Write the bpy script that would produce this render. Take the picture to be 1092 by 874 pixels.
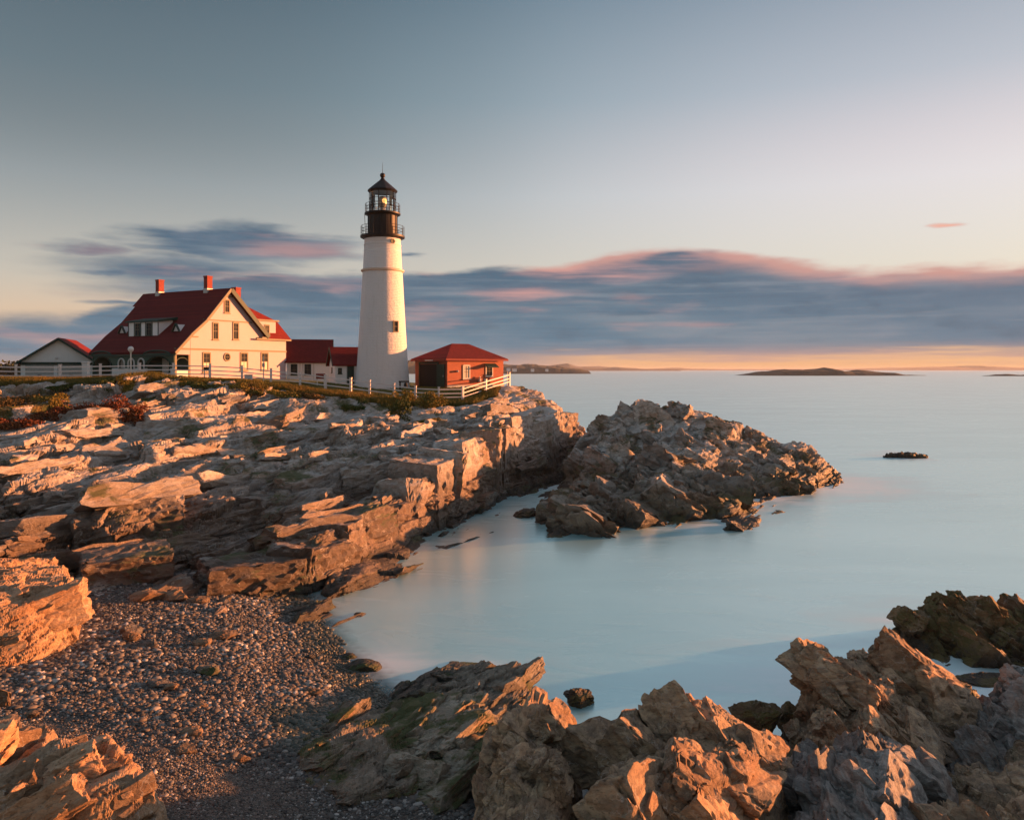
import bpy, bmesh, math, random
import numpy as np
from mathutils import Vector, Matrix
from mathutils.geometry import delaunay_2d_cdt
for o in list(bpy.data.objects): bpy.data.objects.remove(o)
SC = bpy.context.scene
COL = SC.collection
random.seed(7)
RNG = np.random.default_rng(7)

# ------------------------------------------------------------------ camera
CAMZ = 9.5; FPX = 849.33
cam = bpy.data.cameras.new('camera'); cam_o = bpy.data.objects.new('camera', cam); COL.objects.link(cam_o)
cam_o.location = (0, 0, CAMZ); cam_o.rotation_euler = (math.pi/2, 0, 0)
cam.sensor_width = 36; cam.lens = 28; cam.shift_y = -43/1092; cam.clip_start = .1; cam.clip_end = 60000
SC.camera = cam_o

# ------------------------------------------------------------------ light
SUN_AHEAD, SUN_EL = 20.0, 4.7          # degrees ahead of +X, elevation
sd = Vector((math.cos(math.radians(SUN_AHEAD))*math.cos(math.radians(SUN_EL)), math.sin(math.radians(SUN_AHEAD))*math.cos(math.radians(SUN_EL)), math.sin(math.radians(SUN_EL))))
sun = bpy.data.lights.new('sun', 'SUN'); sun_o = bpy.data.objects.new('sun', sun); COL.objects.link(sun_o)
sun.energy = 5.0; sun.color = (1.0, .355, .12); sun.angle = math.radians(.9)
sun_o.rotation_euler = sd.to_track_quat('Z', 'Y').to_euler()
SC.view_settings.view_transform = 'Standard'; SC.view_settings.look = 'None'; SC.view_settings.exposure = 1.77
SC.view_settings.gamma = 1; SC.view_settings.use_curve_mapping = False
SC.cycles.max_bounces = 6; SC.cycles.diffuse_bounces = 2; SC.cycles.glossy_bounces = 3
SC.cycles.transparent_max_bounces = 12

def s2l(c):
    return tuple(((v/255)/12.92 if v/255 <= .04045 else ((v/255+.055)/1.055)**2.4) for v in c)

class NT:
    """small helper over a node tree"""
    def __init__(s, tree): s.t = tree; s.n = tree.nodes; s.l = tree.links
    def node(s, typ, **kw):
        n = s.n.new(typ)
        for k, v in kw.items(): setattr(n, k, v)
        return n
    def put(s, sock, v):
        if isinstance(v, bpy.types.NodeSocket): s.l.new(v, sock)
        elif v is not None:
            try: sock.default_value = v
            except Exception: sock.default_value = tuple(v)+(1,)
    def m(s, op, a, b=None, c=None, clamp=False):
        n = s.node('ShaderNodeMath', operation=op, use_clamp=clamp)
        s.put(n.inputs[0], a)
        if b is not None: s.put(n.inputs[1], b)
        if c is not None: s.put(n.inputs[2], c)
        return n.outputs[0]
    def mix(s, f, a, b, mode='MIX'):
        n = s.node('ShaderNodeMix', data_type='RGBA', blend_type=mode, clamp_factor=True)
        s.put(n.inputs[0], f)
        for i, v in ((6, a), (7, b)):
            if isinstance(v, (tuple, list)) and len(v) == 3: v = tuple(v)+(1,)
            s.put(n.inputs[i], v)
        return n.outputs[2]
    def ss(s, x, a, b, lo=0., hi=1.):
        n = s.node('ShaderNodeMapRange', interpolation_type='SMOOTHSTEP')
        s.put(n.inputs[0], x); n.inputs[1].default_value = a; n.inputs[2].default_value = b
        n.inputs[3].default_value = lo; n.inputs[4].default_value = hi
        return n.outputs[0]
    def noise(s, vec, scale, detail=4, rough=.5, dist=0., out=0):
        n = s.node('ShaderNodeTexNoise'); s.put(n.inputs['Vector'], vec)
        n.inputs['Scale'].default_value = scale; n.inputs['Detail'].default_value = detail
        n.inputs['Roughness'].default_value = rough; n.inputs['Distortion'].default_value = dist
        return n.outputs[out]
    def ramp(s, f, stops, interp='LINEAR'):
        n = s.node('ShaderNodeValToRGB'); s.put(n.inputs[0], f); cr = n.color_ramp; cr.interpolation = interp
        while len(cr.elements) < len(stops): cr.elements.new(.5)
        for e, (p, c) in zip(cr.elements, stops):
            e.position = p
        for e, (p, c) in zip(cr.elements, stops):
            e.color = tuple(c)+(1,) if len(c) == 3 else c
        return n.outputs[0]
    def comb(s, x, y, z):
        n = s.node('ShaderNodeCombineXYZ')
        for i, v in enumerate((x, y, z)): s.put(n.inputs[i], v)
        return n.outputs[0]

# ------------------------------------------------------------------ world: Nishita sky plus cloud layers by direction
def build_world():
    SKM = (2.97,)*3
    w = bpy.data.worlds.new('World'); SC.world = w; w.use_nodes = True
    T = NT(w.node_tree); T.n.clear()
    sky = T.node('ShaderNodeTexSky', sky_type='NISHITA', sun_disc=False)
    sky.sun_elevation = math.radians(SUN_EL); sky.sun_rotation = math.radians(90-SUN_AHEAD)
    sky.air_density = 1.0; sky.dust_density = 2.0
    tc = T.node('ShaderNodeTexCoord'); sp = T.node('ShaderNodeSeparateXYZ'); T.l.new(tc.outputs['Generated'], sp.inputs[0])
    x, y, z = sp.outputs
    h = T.m('SQRT', T.m('ADD', T.m('MULTIPLY', x, x), T.m('MULTIPLY', y, y)))
    t = T.m('DIVIDE', z, T.m('MAXIMUM', h, .001))          # tangent of the elevation
    a = T.m('ARCTAN2', x, y)                               # azimuth, 0 = ahead, + right
    e = t
    # clear-sky colours by elevation (linear)
    f = T.m('DIVIDE', T.m('MAXIMUM', e, 0.), 1.2)
    g = lambda c: s2l(c)
    base = T.ramp(f, [(0., g((248, 178, 128))), (.035, g((242, 194, 160))), (.09, g((226, 206, 192))), (.18, g((204, 202, 204))),
                      (.28, g((158, 172, 182))), (.40, g((118, 138, 153))), (.55, g((116, 137, 153))), (1., g((160, 172, 188)))])
    # brighter towards the sun (right), dimmer to the left
    ca = T.m('COSINE', T.m('SUBTRACT', a, math.radians(90-SUN_AHEAD)))
    br = T.node('ShaderNodeFloatCurve'); T.put(br.inputs[1], T.m('MULTIPLY_ADD', ca, .5, .5))
    cu = br.mapping.curves[0]
    pts = [(0., .8), (.16, .6), (.34, .34), (.5, .37), (.62, .53), (.74, .80), (.87, .97), (1., 1.)]
    while len(cu.points) < len(pts): cu.points.new(.5, .5)
    for p, q in zip(cu.points, pts): p.location = q
    br.mapping.use_clip = False; br.mapping.update()
    brt = T.m('MULTIPLY', br.outputs[0], 1.28)
    low = T.ss(e, .0, .30)
    brt = T.m('ADD', T.m('MULTIPLY', brt, low), T.m('SUBTRACT', 1., low))
    brt = T.mix(1., (1, 1, 1), T.comb(brt, brt, brt), 'MULTIPLY')
    tint = T.mix(T.m('MULTIPLY', T.ss(ca, .1, .8), T.ss(e, .1, .3)), (.90, 1.01, 1.04), (1.10, .965, .965))
    sky1 = T.mix(1., T.mix(1., base, tint, 'MULTIPLY'), brt, 'MULTIPLY')
    skyc = T.mix(.10, T.mix(1., sky1, SKM, 'MULTIPLY'), sky.outputs[0])
    # ---- clouds
    vec = T.comb(T.m('MULTIPLY', a, 1.), T.m('MULTIPLY', e, 5.5), .3)
    n1 = T.m('SUBTRACT', T.noise(vec, 4.0, 4, .55), .5)
    n2 = T.m('SUBTRACT', T.noise(T.comb(a, T.m('MULTIPLY', e, 7.), 3.), 6.0, 4, .55), .5)
    n3 = T.noise(T.comb(T.m('MULTIPLY', a, .8), T.m('MULTIPLY', e, 8.), 7.), 4.5, 3, .5)
    aw = T.m('ADD', a, T.m('MULTIPLY', n2, .17)); n5 = T.m('SUBTRACT', T.noise(T.comb(T.m('MULTIPLY', a, 1.), T.m('MULTIPLY', e, 3.2), 9.), 11., 4, .55), .5); ew = T.m('ADD', T.m('ADD', e, T.m('MULTIPLY', n1, .026)), T.m('MULTIPLY', n5, .022))
    ew = T.m('ADD', ew, T.m('MULTIPLY', n2, .012))
    def blob(px, py, rx, ry, soft=.45):
        u = (px-546)/849; a0 = math.atan(u); c = math.cos(a0); e0 = (394-py)/849*c
        ra = rx/849*c*c; re = ry/849*c
        dx = T.m('DIVIDE', T.m('SUBTRACT', aw, a0), ra); dy = T.m('DIVIDE', T.m('SUBTRACT', ew, e0), re)
        d = T.m('SQRT', T.m('ADD', T.m('MULTIPLY', dx, dx), T.m('MULTIPLY', dy, dy)))
        return T.ss(d, 1+soft*.5, 1-soft, 0., 1.)
    def mx(L):
        r = L[0]
        for q in L[1:]: r = T.m('MAXIMUM', r, q)
        return r
    # the long bank: top edge follows a curve of azimuth
    fc = T.node('ShaderNodeFloatCurve'); T.put(fc.inputs[1], T.m('MULTIPLY_ADD', a, 1/(2*math.pi), .5))
    cu = fc.mapping.curves[0]
    def az(px): return math.atan((px-546)/849)/(2*math.pi)+.5
    def tp(px, py): return (394-py)/849*math.cos(math.atan((px-546)/849))*4
    prof = [(-60, 352), (60, 340), (130, 325), (200, 300), (300, 290), (380, 290), (430, 291), (500, 287), (546, 284), (620, 276), (680, 266), (740, 265), (790, 271), (850, 281), (920, 284), (1000, 284), (1060, 280), (1120, 274)]
    pts = [(0., .12), (.2, .30), (.33, .22)] + [(az(p), tp(p, q)) for p, q in prof] + [(.66, .5), (.72, .35), (.85, .3), (1., .12)]
    while len(cu.points) < len(pts): cu.points.new(.5, .5)
    for p, q in zip(cu.points, pts): p.location = q
    fc.mapping.update()
    top = T.m('DIVIDE', fc.outputs[0], 4.)
    dep = T.m('SUBTRACT', top, ew)                        # depth below the cloud top
    bank = T.ss(dep, -.004, .009)
    n4 = T.m('SUBTRACT', T.noise(T.comb(a, T.m('MULTIPLY', e, 22.), 5.), 5.0, 4, .6), .5); botn = T.m('ADD', e, T.m('MULTIPLY', n4, .05))
    bot = T.ss(botn, .006, .026)                          # glowing strip left free at the horizon
    leftfill = T.ss(a, -.02, .16, 1., 0.)                 # but not on the left
    bot = T.m('MAXIMUM', bot, T.m('MULTIPLY', leftfill, .85))
    bank = T.m('MULTIPLY', bank, bot)
    holes = T.m('MULTIPLY', T.ss(a, -.42, -.30, 1., 0.), T.ss(T.m('ADD', n3, T.m('MULTIPLY', n1, .3)), .50, .62))
    bank = T.m('MULTIPLY', bank, T.m('SUBTRACT', 1., T.m('MULTIPLY', holes, .85)))
    lens = mx([blob(262, 262, 142, 22, .35), blob(120, 288, 70, 7, .9), blob(98, 266, 46, 7, 1.), blob(195, 288, 140, 19, .8), blob(215, 305, 120, 17, .9), blob(335, 268, 62, 15, .6), blob(60, 352, 110, 17, .8), blob(40, 372, 150, 15, .7), blob(150, 324, 45, 5, .9), blob(433, 273, 18, 3, 1.), blob(998, 240, 18, 4, 1.)])
    mask = T.m('MAXIMUM', bank, lens)
    hi = T.ss(T.noise(T.comb(T.m('MULTIPLY', a, .7), T.m('MULTIPLY', e, 2.), 11.), 3.0, 5, .6), .56, .85)
    mask_hi = T.m('MULTIPLY', T.m('MULTIPLY', hi, T.ss(e, .65, 1.2)), .5)
    # cloud colour: blue grey body, pink where the low sun catches tops and folds
    body = T.mix(T.ss(e, .0, .13), g((98, 130, 150)), g((84, 108, 128)))
    body = T.mix(T.m('MULTIPLY', T.ss(n3, .45, .7), .7), body, g((130, 144, 155)))
    body = T.mix(T.m('MULTIPLY', T.ss(n4, -.02, .2), .45), body, g((138, 148, 158)))
    body = T.mix(T.m('MULTIPLY', T.ss(n4, -.05, -.22), .35), body, g((74, 96, 116)))
    body = T.mix(T.m('MULTIPLY', T.ss(a, .0, .7), .2), body, g((142, 134, 146)))
    lensp = T.m('MULTIPLY', T.m('MAXIMUM', blob(330, 268, 75, 10, .9), T.m('MULTIPLY', blob(100, 266, 40, 6, 1.), .5)), .6)
    streak = T.m('MAXIMUM', T.m('MULTIPLY', T.ss(T.m('ADD', n2, n1), .06, .34), .5), lensp)
    body = T.mix(T.m('MULTIPLY', T.ss(n5, .0, .22), .35), body, g((140, 146, 158)))
    body = T.mix(T.m('MULTIPLY', T.ss(n5, -.02, -.22), .4), body, g((72, 94, 114)))
    body = T.mix(streak, body, g((198, 152, 148)))
    edge = T.m('MULTIPLY', T.ss(T.m('ADD', dep, T.m('MULTIPLY', n5, .05)), .030, .0), T.ss(T.m('MULTIPLY_ADD', n1, 1.5, a), -.06, .16))
    body = T.mix(T.m('MULTIPLY', edge, .8), body, g((222, 164, 150)))
    puff = mx([blob(725, 276, 95, 10, 1.), blob(645, 292, 70, 9, 1.), blob(935, 287, 60, 6, 1.), blob(1085, 277, 40, 8, 1.), blob(560, 312, 60, 6, 1.), blob(300, 300, 90, 7, 1.)])
    body = T.mix(T.m('MULTIPLY', puff, T.m('MULTIPLY', T.ss(T.m('ADD', n4, n1), -.25, .2), .75)), body, g((216, 158, 150)))
    single = blob(998, 240, 20, 5, 1.)
    body = T.mix(single, body, g((240, 178, 158)))
    lowg = T.m('MULTIPLY', T.ss(e, .036, .008), T.ss(a, -.15, .25))
    body = T.mix(T.m('MULTIPLY', lowg, .55), body, g((228, 166, 142)))
    body10 = T.mix(1., body, SKM, 'MULTIPLY')
    mfin = T.m('MULTIPLY', mask, .98)
    final = T.mix(mfin, skyc, body10)
    final = T.mix(mask_hi, final, T.mix(1., g((140, 140, 150)), SKM, 'MULTIPLY'))
    # hot glow low towards the sun, out of frame to the right
    glow = T.m('MULTIPLY', T.ss(T.m('ABSOLUTE', T.m('SUBTRACT', e, .02)), .10, 0.), T.ss(ca, .86, 1.))
    final = T.mix(T.m('MULTIPLY', glow, .8), final, (4.6, 2.7, 1.4))
    bg = T.node('ShaderNodeBackground'); T.put(bg.inputs[0], final); bg.inputs[1].default_value = .1
    out = T.node('ShaderNodeOutputWorld'); T.l.new(bg.outputs[0], out.inputs[0])
    w.cycles.sampling_method = 'MANUAL'; w.cycles.sample_map_resolution = 1024
build_world()

# ------------------------------------------------------------------ object helpers
def tag(o, label=None, cat=None, group=None, kind=None):
    if label: o['label'] = label
    if cat: o['category'] = cat
    if group: o['group'] = group
    if kind: o['kind'] = kind
    return o
def empty(name, loc=(0, 0, 0), rz=0., label=None, cat=None, group=None):
    o = bpy.data.objects.new(name, None); COL.objects.link(o); o.location = loc; o.rotation_euler = (0, 0, rz); o.empty_display_size = .3
    return tag(o, label, cat, group)
def link(name, me, mat, parent=None):
    o = bpy.data.objects.new(name, me); COL.objects.link(o)
    if mat: me.materials.append(mat)
    if parent: o.parent = parent
    return o
def np_mesh(name, V, F, smooth=False, attrs=None):
    me = bpy.data.meshes.new(name); V = np.asarray(V, np.float32); F = np.asarray(F, np.int32)
    k = F.shape[1]
    me.vertices.add(len(V)); me.vertices.foreach_set('co', V.ravel())
    me.loops.add(F.size); me.loops.foreach_set('vertex_index', F.ravel())
    me.polygons.add(len(F)); me.polygons.foreach_set('loop_start', np.arange(0, F.size, k, dtype=np.int32))
    me.polygons.foreach_set('use_smooth', np.full(len(F), smooth))
    for n, arr in (attrs or {}).items():
        at = me.attributes.new(n, 'FLOAT', 'POINT'); at.data.foreach_set('value', np.asarray(arr, np.float32))
    me.update(calc_edges=True); me.validate()
    return me
class MB:
    """collects shapes into one bmesh"""
    def __init__(s): s.bm = bmesh.new()
    def poly(s, pts): return s.bm.faces.new([s.bm.verts.new(p) for p in pts])
    def box(s, x0, x1, y0, y1, z0, z1, M=None):
        P = [Vector(p) for p in ((x0, y0, z0), (x1, y0, z0), (x1, y1, z0), (x0, y1, z0), (x0, y0, z1), (x1, y0, z1), (x1, y1, z1), (x0, y1, z1))]
        if M: P = [M @ p for p in P]
        v = [s.bm.verts.new(p) for p in P]
        for f in ((0, 3, 2, 1), (4, 5, 6, 7), (0, 1, 5, 4), (1, 2, 6, 5), (2, 3, 7, 6), (3, 0, 4, 7)): s.bm.faces.new([v[i] for i in f])
        return s
    def prism(s, prof, y0, y1, f=lambda a, y, b: (a, y, b)):
        """closed profile [(a,b)...] swept from y0 to y1"""
        A = [s.bm.verts.new(f(a, y0, b)) for a, b in prof]; B = [s.bm.verts.new(f(a, y1, b)) for a, b in prof]
        n = len(prof)
        s.bm.faces.new(A); s.bm.faces.new(B[::-1])
        for i in range(n): s.bm.faces.new((A[(i+1) % n], A[i], B[i], B[(i+1) % n]))
        return s
    def bar(s, p, q, w, h=None):
        p, q = Vector(p), Vector(q); d = q-p; L = d.length; h = h or w
        M = Matrix.Translation(p) @ d.to_track_quat('X', 'Z').to_matrix().to_4x4()
        return s.box(0, L, -w/2, w/2, -h/2, h/2, M)
    def lathe(s, prof, n=32, c=(0, 0, 0), a0=0., a1=2*math.pi, caps=True):
        rings = []; full = abs(a1-a0-2*math.pi) < 1e-6; m = n if full else n+1
        for r, z in prof:
            rings.append([s.bm.verts.new((c[0]+r*math.cos(a0+(a1-a0)*i/n), c[1]+r*math.sin(a0+(a1-a0)*i/n), c[2]+z)) for i in range(m)])
        for A, B in zip(rings, rings[1:]):
            for i in range(n): s.bm.faces.new((A[i], A[(i+1) % m], B[(i+1) % m], B[i]))
        if caps and full: s.bm.faces.new(rings[0][::-1]); s.bm.faces.new(rings[-1])
        return s
    def tube(s, pts, r, n=8):
        pts = [Vector(p) for p in pts]; rings = []
        for i, p in enumerate(pts):
            d = (pts[min(i+1, len(pts)-1)]-pts[max(i-1, 0)]).normalized()
            u = d.orthogonal().normalized() if i == 0 else (u-d*u.dot(d)).normalized()
            v = d.cross(u); rr = r[i] if isinstance(r, (list, tuple)) else r
            rings.append([s.bm.verts.new(p+(u*math.cos(2*math.pi*k/n)+v*math.sin(2*math.pi*k/n))*rr) for k in range(n)])
        for A, B in zip(rings, rings[1:]):
            for i in range(n): s.bm.faces.new((A[i], A[(i+1) % n], B[(i+1) % n], B[i]))
        s.bm.faces.new(rings[0][::-1]); s.bm.faces.new(rings[-1])
        return s
    def build(s, name, mat, parent=None, smooth=False, bevel=0.):
        bmesh.ops.recalc_face_normals(s.bm, faces=s.bm.faces)
        me = bpy.data.meshes.new(name); s.bm.to_mesh(me); s.bm.free()
        if smooth:
            for p in me.polygons: p.use_smooth = True
            me.set_sharp_from_angle(angle=math.radians(40))
        o = link(name, me, mat, parent)
        if bevel:
            b = o.modifiers.new('bevel', 'BEVEL'); b.width = bevel; b.segments = 2
        return o

# ------------------------------------------------------------------ noise in numpy
def _h(ix, iy, iz, seed):
    h = (ix.astype(np.uint32)*np.uint32(374761393)) ^ (iy.astype(np.uint32)*np.uint32(668265263)) ^ (iz.astype(np.uint32)*np.uint32(2147483647)) ^ np.uint32(seed*144269+77)
    h = (h ^ (h >> np.uint32(13)))*np.uint32(1274126177); h = (h ^ (h >> np.uint32(16)))*np.uint32(2246822519)
    return h ^ (h >> np.uint32(15))
def _u(h, k):
    h = (h ^ np.uint32(k*0x9E3779B1 & 0xffffffff))*np.uint32(2654435761); h = h ^ (h >> np.uint32(15)); h = h*np.uint32(2246822519); h = h ^ (h >> np.uint32(13))
    return (h & np.uint32(0xffffff)).astype(np.float32)/np.float32(0xffffff)
def vnoise(P, seed=0):
    """value noise 3-D, -1..1"""
    with np.errstate(over='ignore'):
        I = np.floor(P).astype(np.int64); f = (P-I).astype(np.float32); f = f*f*(3-2*f)
        r = 0
        for dx in (0, 1):
            wx = f[:, 0] if dx else 1-f[:, 0]
            for dy in (0, 1):
                wy = f[:, 1] if dy else 1-f[:, 1]
                for dz in (0, 1):
                    wz = f[:, 2] if dz else 1-f[:, 2]
                    r = r+wx*wy*wz*_u(_h(I[:, 0]+dx, I[:, 1]+dy, I[:, 2]+dz, seed), 1)
        return r*2-1
def fbm(P, seed=0, octs=4, gain=.5):
    r = 0; a = 1.; s = 0
    for o in range(octs):
        r = r+a*vnoise(P*2.03**o+17.3*o, seed+o); s += a; a *= gain
    return r/s
def facet(P, seed=0, tilt=.8, bias=(0, 0, 0), off=1., dims=3):
    """broken blocks: every Voronoi cell is a plane of its own, tilt and height at random. Also returns the crack closeness"""
    with np.errstate(over='ignore'):
        I = np.floor(P).astype(np.int64); best = np.full(len(P), 1e9, np.float32); b2 = best.copy(); val = np.zeros(len(P), np.float32)
        rz = (-1, 0, 1) if dims == 3 else (0,)
        for dx in (-1, 0, 1):
            for dy in (-1, 0, 1):
                for dz in rz:
                    J = I+np.array((dx, dy, dz)); h = _h(J[:, 0], J[:, 1], J[:, 2], seed)
                    Q = np.stack([J[:, 0]+_u(h, 1), J[:, 1]+_u(h, 2), (J[:, 2]+_u(h, 3)) if dims == 3 else P[:, 2]], 1)
                    D = (P-Q).astype(np.float32); AD = np.abs(D); d = (D*D).sum(1)*.25+np.maximum(np.maximum(AD[:, 0], AD[:, 1]), AD[:, 2])**2
                    m = d < best
                    b2 = np.where(m, best, np.minimum(b2, d)); best = np.where(m, d, best)
                    v = off*(_u(h, 4)-.5)+D[:, 0]*((_u(h, 5)-.5)*tilt+bias[0])+D[:, 1]*((_u(h, 6)-.5)*tilt+bias[1])+(D[:, 2]*((_u(h, 7)-.5)*tilt+bias[2]) if dims == 3 else 0)
                    val = np.where(m, v, val)
        return val, np.sqrt(b2)-np.sqrt(best)
def sstep(x, a, b): t = np.clip((x-a)/(b-a), 0, 1); return t*t*(3-2*t)
# strike frame of the bedrock: ledges run away to the upper right, break faces look right
_S = Vector((.46, .89, .03)).normalized(); _N0 = Vector((-.24, .10, .97)); _Q = _S.cross(_N0).normalized(); _N = _Q.cross(_S).normalized()
RF = np.array([_S, _Q, _N], np.float32)

# ------------------------------------------------------------------ terrain from break lines
def P(px, py, Y): return ((px-546)*Y/FPX, Y, CAMZ-(py-394)*Y/FPX)
def PZ(px, py, z): Y = (CAMZ-z)*FPX/(py-394); return ((px-546)*Y/FPX, Y, z)     # same, from a known height
def blur(A, r, n=2):
    for _ in range(n):
        for ax in (0, 1):
            B = np.pad(A, [(r+1, r) if k == ax else (0, 0) for k in (0, 1)], mode='edge').cumsum(ax)
            hi = np.take(B, range(2*r+1, B.shape[ax]), ax); lo = np.take(B, range(0, B.shape[ax]-2*r-1), ax)
            A = (hi-lo)/(2*r+1)
    return A
class Field:
    def __init__(s, lines, box, res, sm=1, outside=-4.):
        V = []; E = []
        for L in lines:
            for k, p in enumerate(L):
                V.append(p)
                if k: E.append((len(V)-2, len(V)-1))
        v2, e2, f2, ov, oe, of = delaunay_2d_cdt([Vector(p[:2]) for p in V], E, [], 0, 1e-4)
        Z = []
        for i, p in enumerate(v2):
            if ov[i]: Z.append(max(V[j][2] for j in ov[i]))
            else: Z.append(min(V, key=lambda q: (q[0]-p[0])**2+(q[1]-p[1])**2)[2])
        x0, x1, y0, y1 = box; s.x0, s.y0, s.res = x0, y0, res
        nx, ny = int((x1-x0)/res)+1, int((y1-y0)/res)+1; s.nx, s.ny = nx, ny
        H = np.full((ny, nx), outside, np.float32)
        for f in f2:
            (ax, ay), (bx, by), (cx, cy) = [v2[i] for i in f]; za, zb, zc = [Z[i] for i in f]
            i0 = max(int((min(ax, bx, cx)-x0)/res), 0); i1 = min(int((max(ax, bx, cx)-x0)/res)+2, nx); j0 = max(int((min(ay, by, cy)-y0)/res), 0); j1 = min(int((max(ay, by, cy)-y0)/res)+2, ny)
            if i0 >= i1 or j0 >= j1: continue
            X, Y = np.meshgrid(x0+np.arange(i0, i1)*res, y0+np.arange(j0, j1)*res)
            det = (by-cy)*(ax-cx)+(cx-bx)*(ay-cy)
            if abs(det) < 1e-9: continue
            l1 = ((by-cy)*(X-cx)+(cx-bx)*(Y-cy))/det; l2 = ((cy-ay)*(X-cx)+(ax-cx)*(Y-cy))/det; l3 = 1-l1-l2
            m = (l1 >= -1e-4) & (l2 >= -1e-4) & (l3 >= -1e-4)
            H[j0:j1, i0:i1] = np.where(m, l1*za+l2*zb+l3*zc, H[j0:j1, i0:i1])
        s.H = blur(H, sm) if sm else H
    def __call__(s, X, Y):
        fx = np.clip((X-s.x0)/s.res, 0, s.nx-1.001); fy = np.clip((Y-s.y0)/s.res, 0, s.ny-1.001)
        i = fx.astype(int); j = fy.astype(int); u = fx-i; v = fy-j; H = s.H
        return (H[j, i]*(1-u)+H[j, i+1]*u)*(1-v)+(H[j+1, i]*(1-u)+H[j+1, i+1]*u)*v

_ICO = {}
def ico(sub):
    if sub not in _ICO:
        bm = bmesh.new(); bmesh.ops.create_icosphere(bm, subdivisions=sub, radius=1)
        _ICO[sub] = (np.array([v.co[:] for v in bm.verts]), np.array([[v.index for v in f.verts] for f in bm.faces])); bm.free()
    return _ICO[sub]
def slab_blocks(V, N, n, L0, L1, sub, frame, seed, weight=None, asp=(1.7, 1., .5), sink=(.55, 1.15), rough=.05, jit=.15):
    """angular broken blocks bedded in a surface: a ball cut flat by joint planes, laid along the bedding"""
    rg = np.random.default_rng(seed); bv, bf = ico(sub); w = np.ones(len(V)) if weight is None else weight(V)
    pick = rg.choice(len(V), n, p=w/w.sum()); OV = []; OF = []; OD = []; OL = []; OT = []; base = 0; Fm = RF if frame is None else frame
    for p in pick:
        L = L0*(L1/L0)**(rg.uniform()**1.6); U = bv.copy()
        cuts = [(np.array(a, float)+rg.normal(0, .10, 3), rg.uniform(.50, .66)) for a in ((1, 0, 0), (-1, 0, 0), (0, 1, 0), (0, -1, 0), (0, 0, 1), (0, 0, -1))]
        cuts += [(rg.normal(size=3), rg.uniform(.62, .85)) for _ in range(5)]
        for a, d in cuts:
            a = a/np.linalg.norm(a); q = U@a; U = U-np.outer(np.clip(q-d, 0, None)*.985, a)
        U = U*np.array(asp)*L*rg.uniform(.75, 1.3, 3)/.6*.5
        ax = rg.normal(0, jit, 3); R = np.array(Matrix.Rotation(ax[0], 3, 'X') @ Matrix.Rotation(ax[1], 3, 'Y') @ Matrix.Rotation(ax[2]*1.4, 3, 'Z'))
        U = U@R.T@Fm
        OV.append(U+V[p]-N[p]*L*asp[2]*.5*rg.uniform(sink[0], sink[1])); OF.append(bf+base); base += len(bv)
        dn = U/(np.array(asp)@np.abs(Fm)+.3)**2; OD.append(dn/(np.linalg.norm(dn, axis=1, keepdims=True)+1e-9)); OL.append(np.full(len(bv), L)); OT.append(np.full(len(bv), rg.uniform()))
    OV = np.concatenate(OV); OF = np.concatenate(OF)
    if rough:
        OD = np.concatenate(OD); OL = np.concatenate(OL)[:, None]; W = OV@Fm.T
        wp = np.stack([vnoise(OV/(OL*.5)+5*k, seed+k) for k in range(3)], 1)*.15
        v, cr = facet(W/(OL*np.array((.55, .32, .16)))+wp, seed+9, .9, (0, 0, 0)); v2, c2 = facet(W/(OL*np.array((.2, .12, .07)))+wp*2, seed+10, .9, (0, 0, 0))
        OV = OV+OD*((v*.16-.05*(1-sstep(cr, 0, .08)))*OL[:, 0]+(v2*.028)*OL[:, 0])[:, None]*rough/.05
    return OV, OF, np.concatenate(OT)
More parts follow.
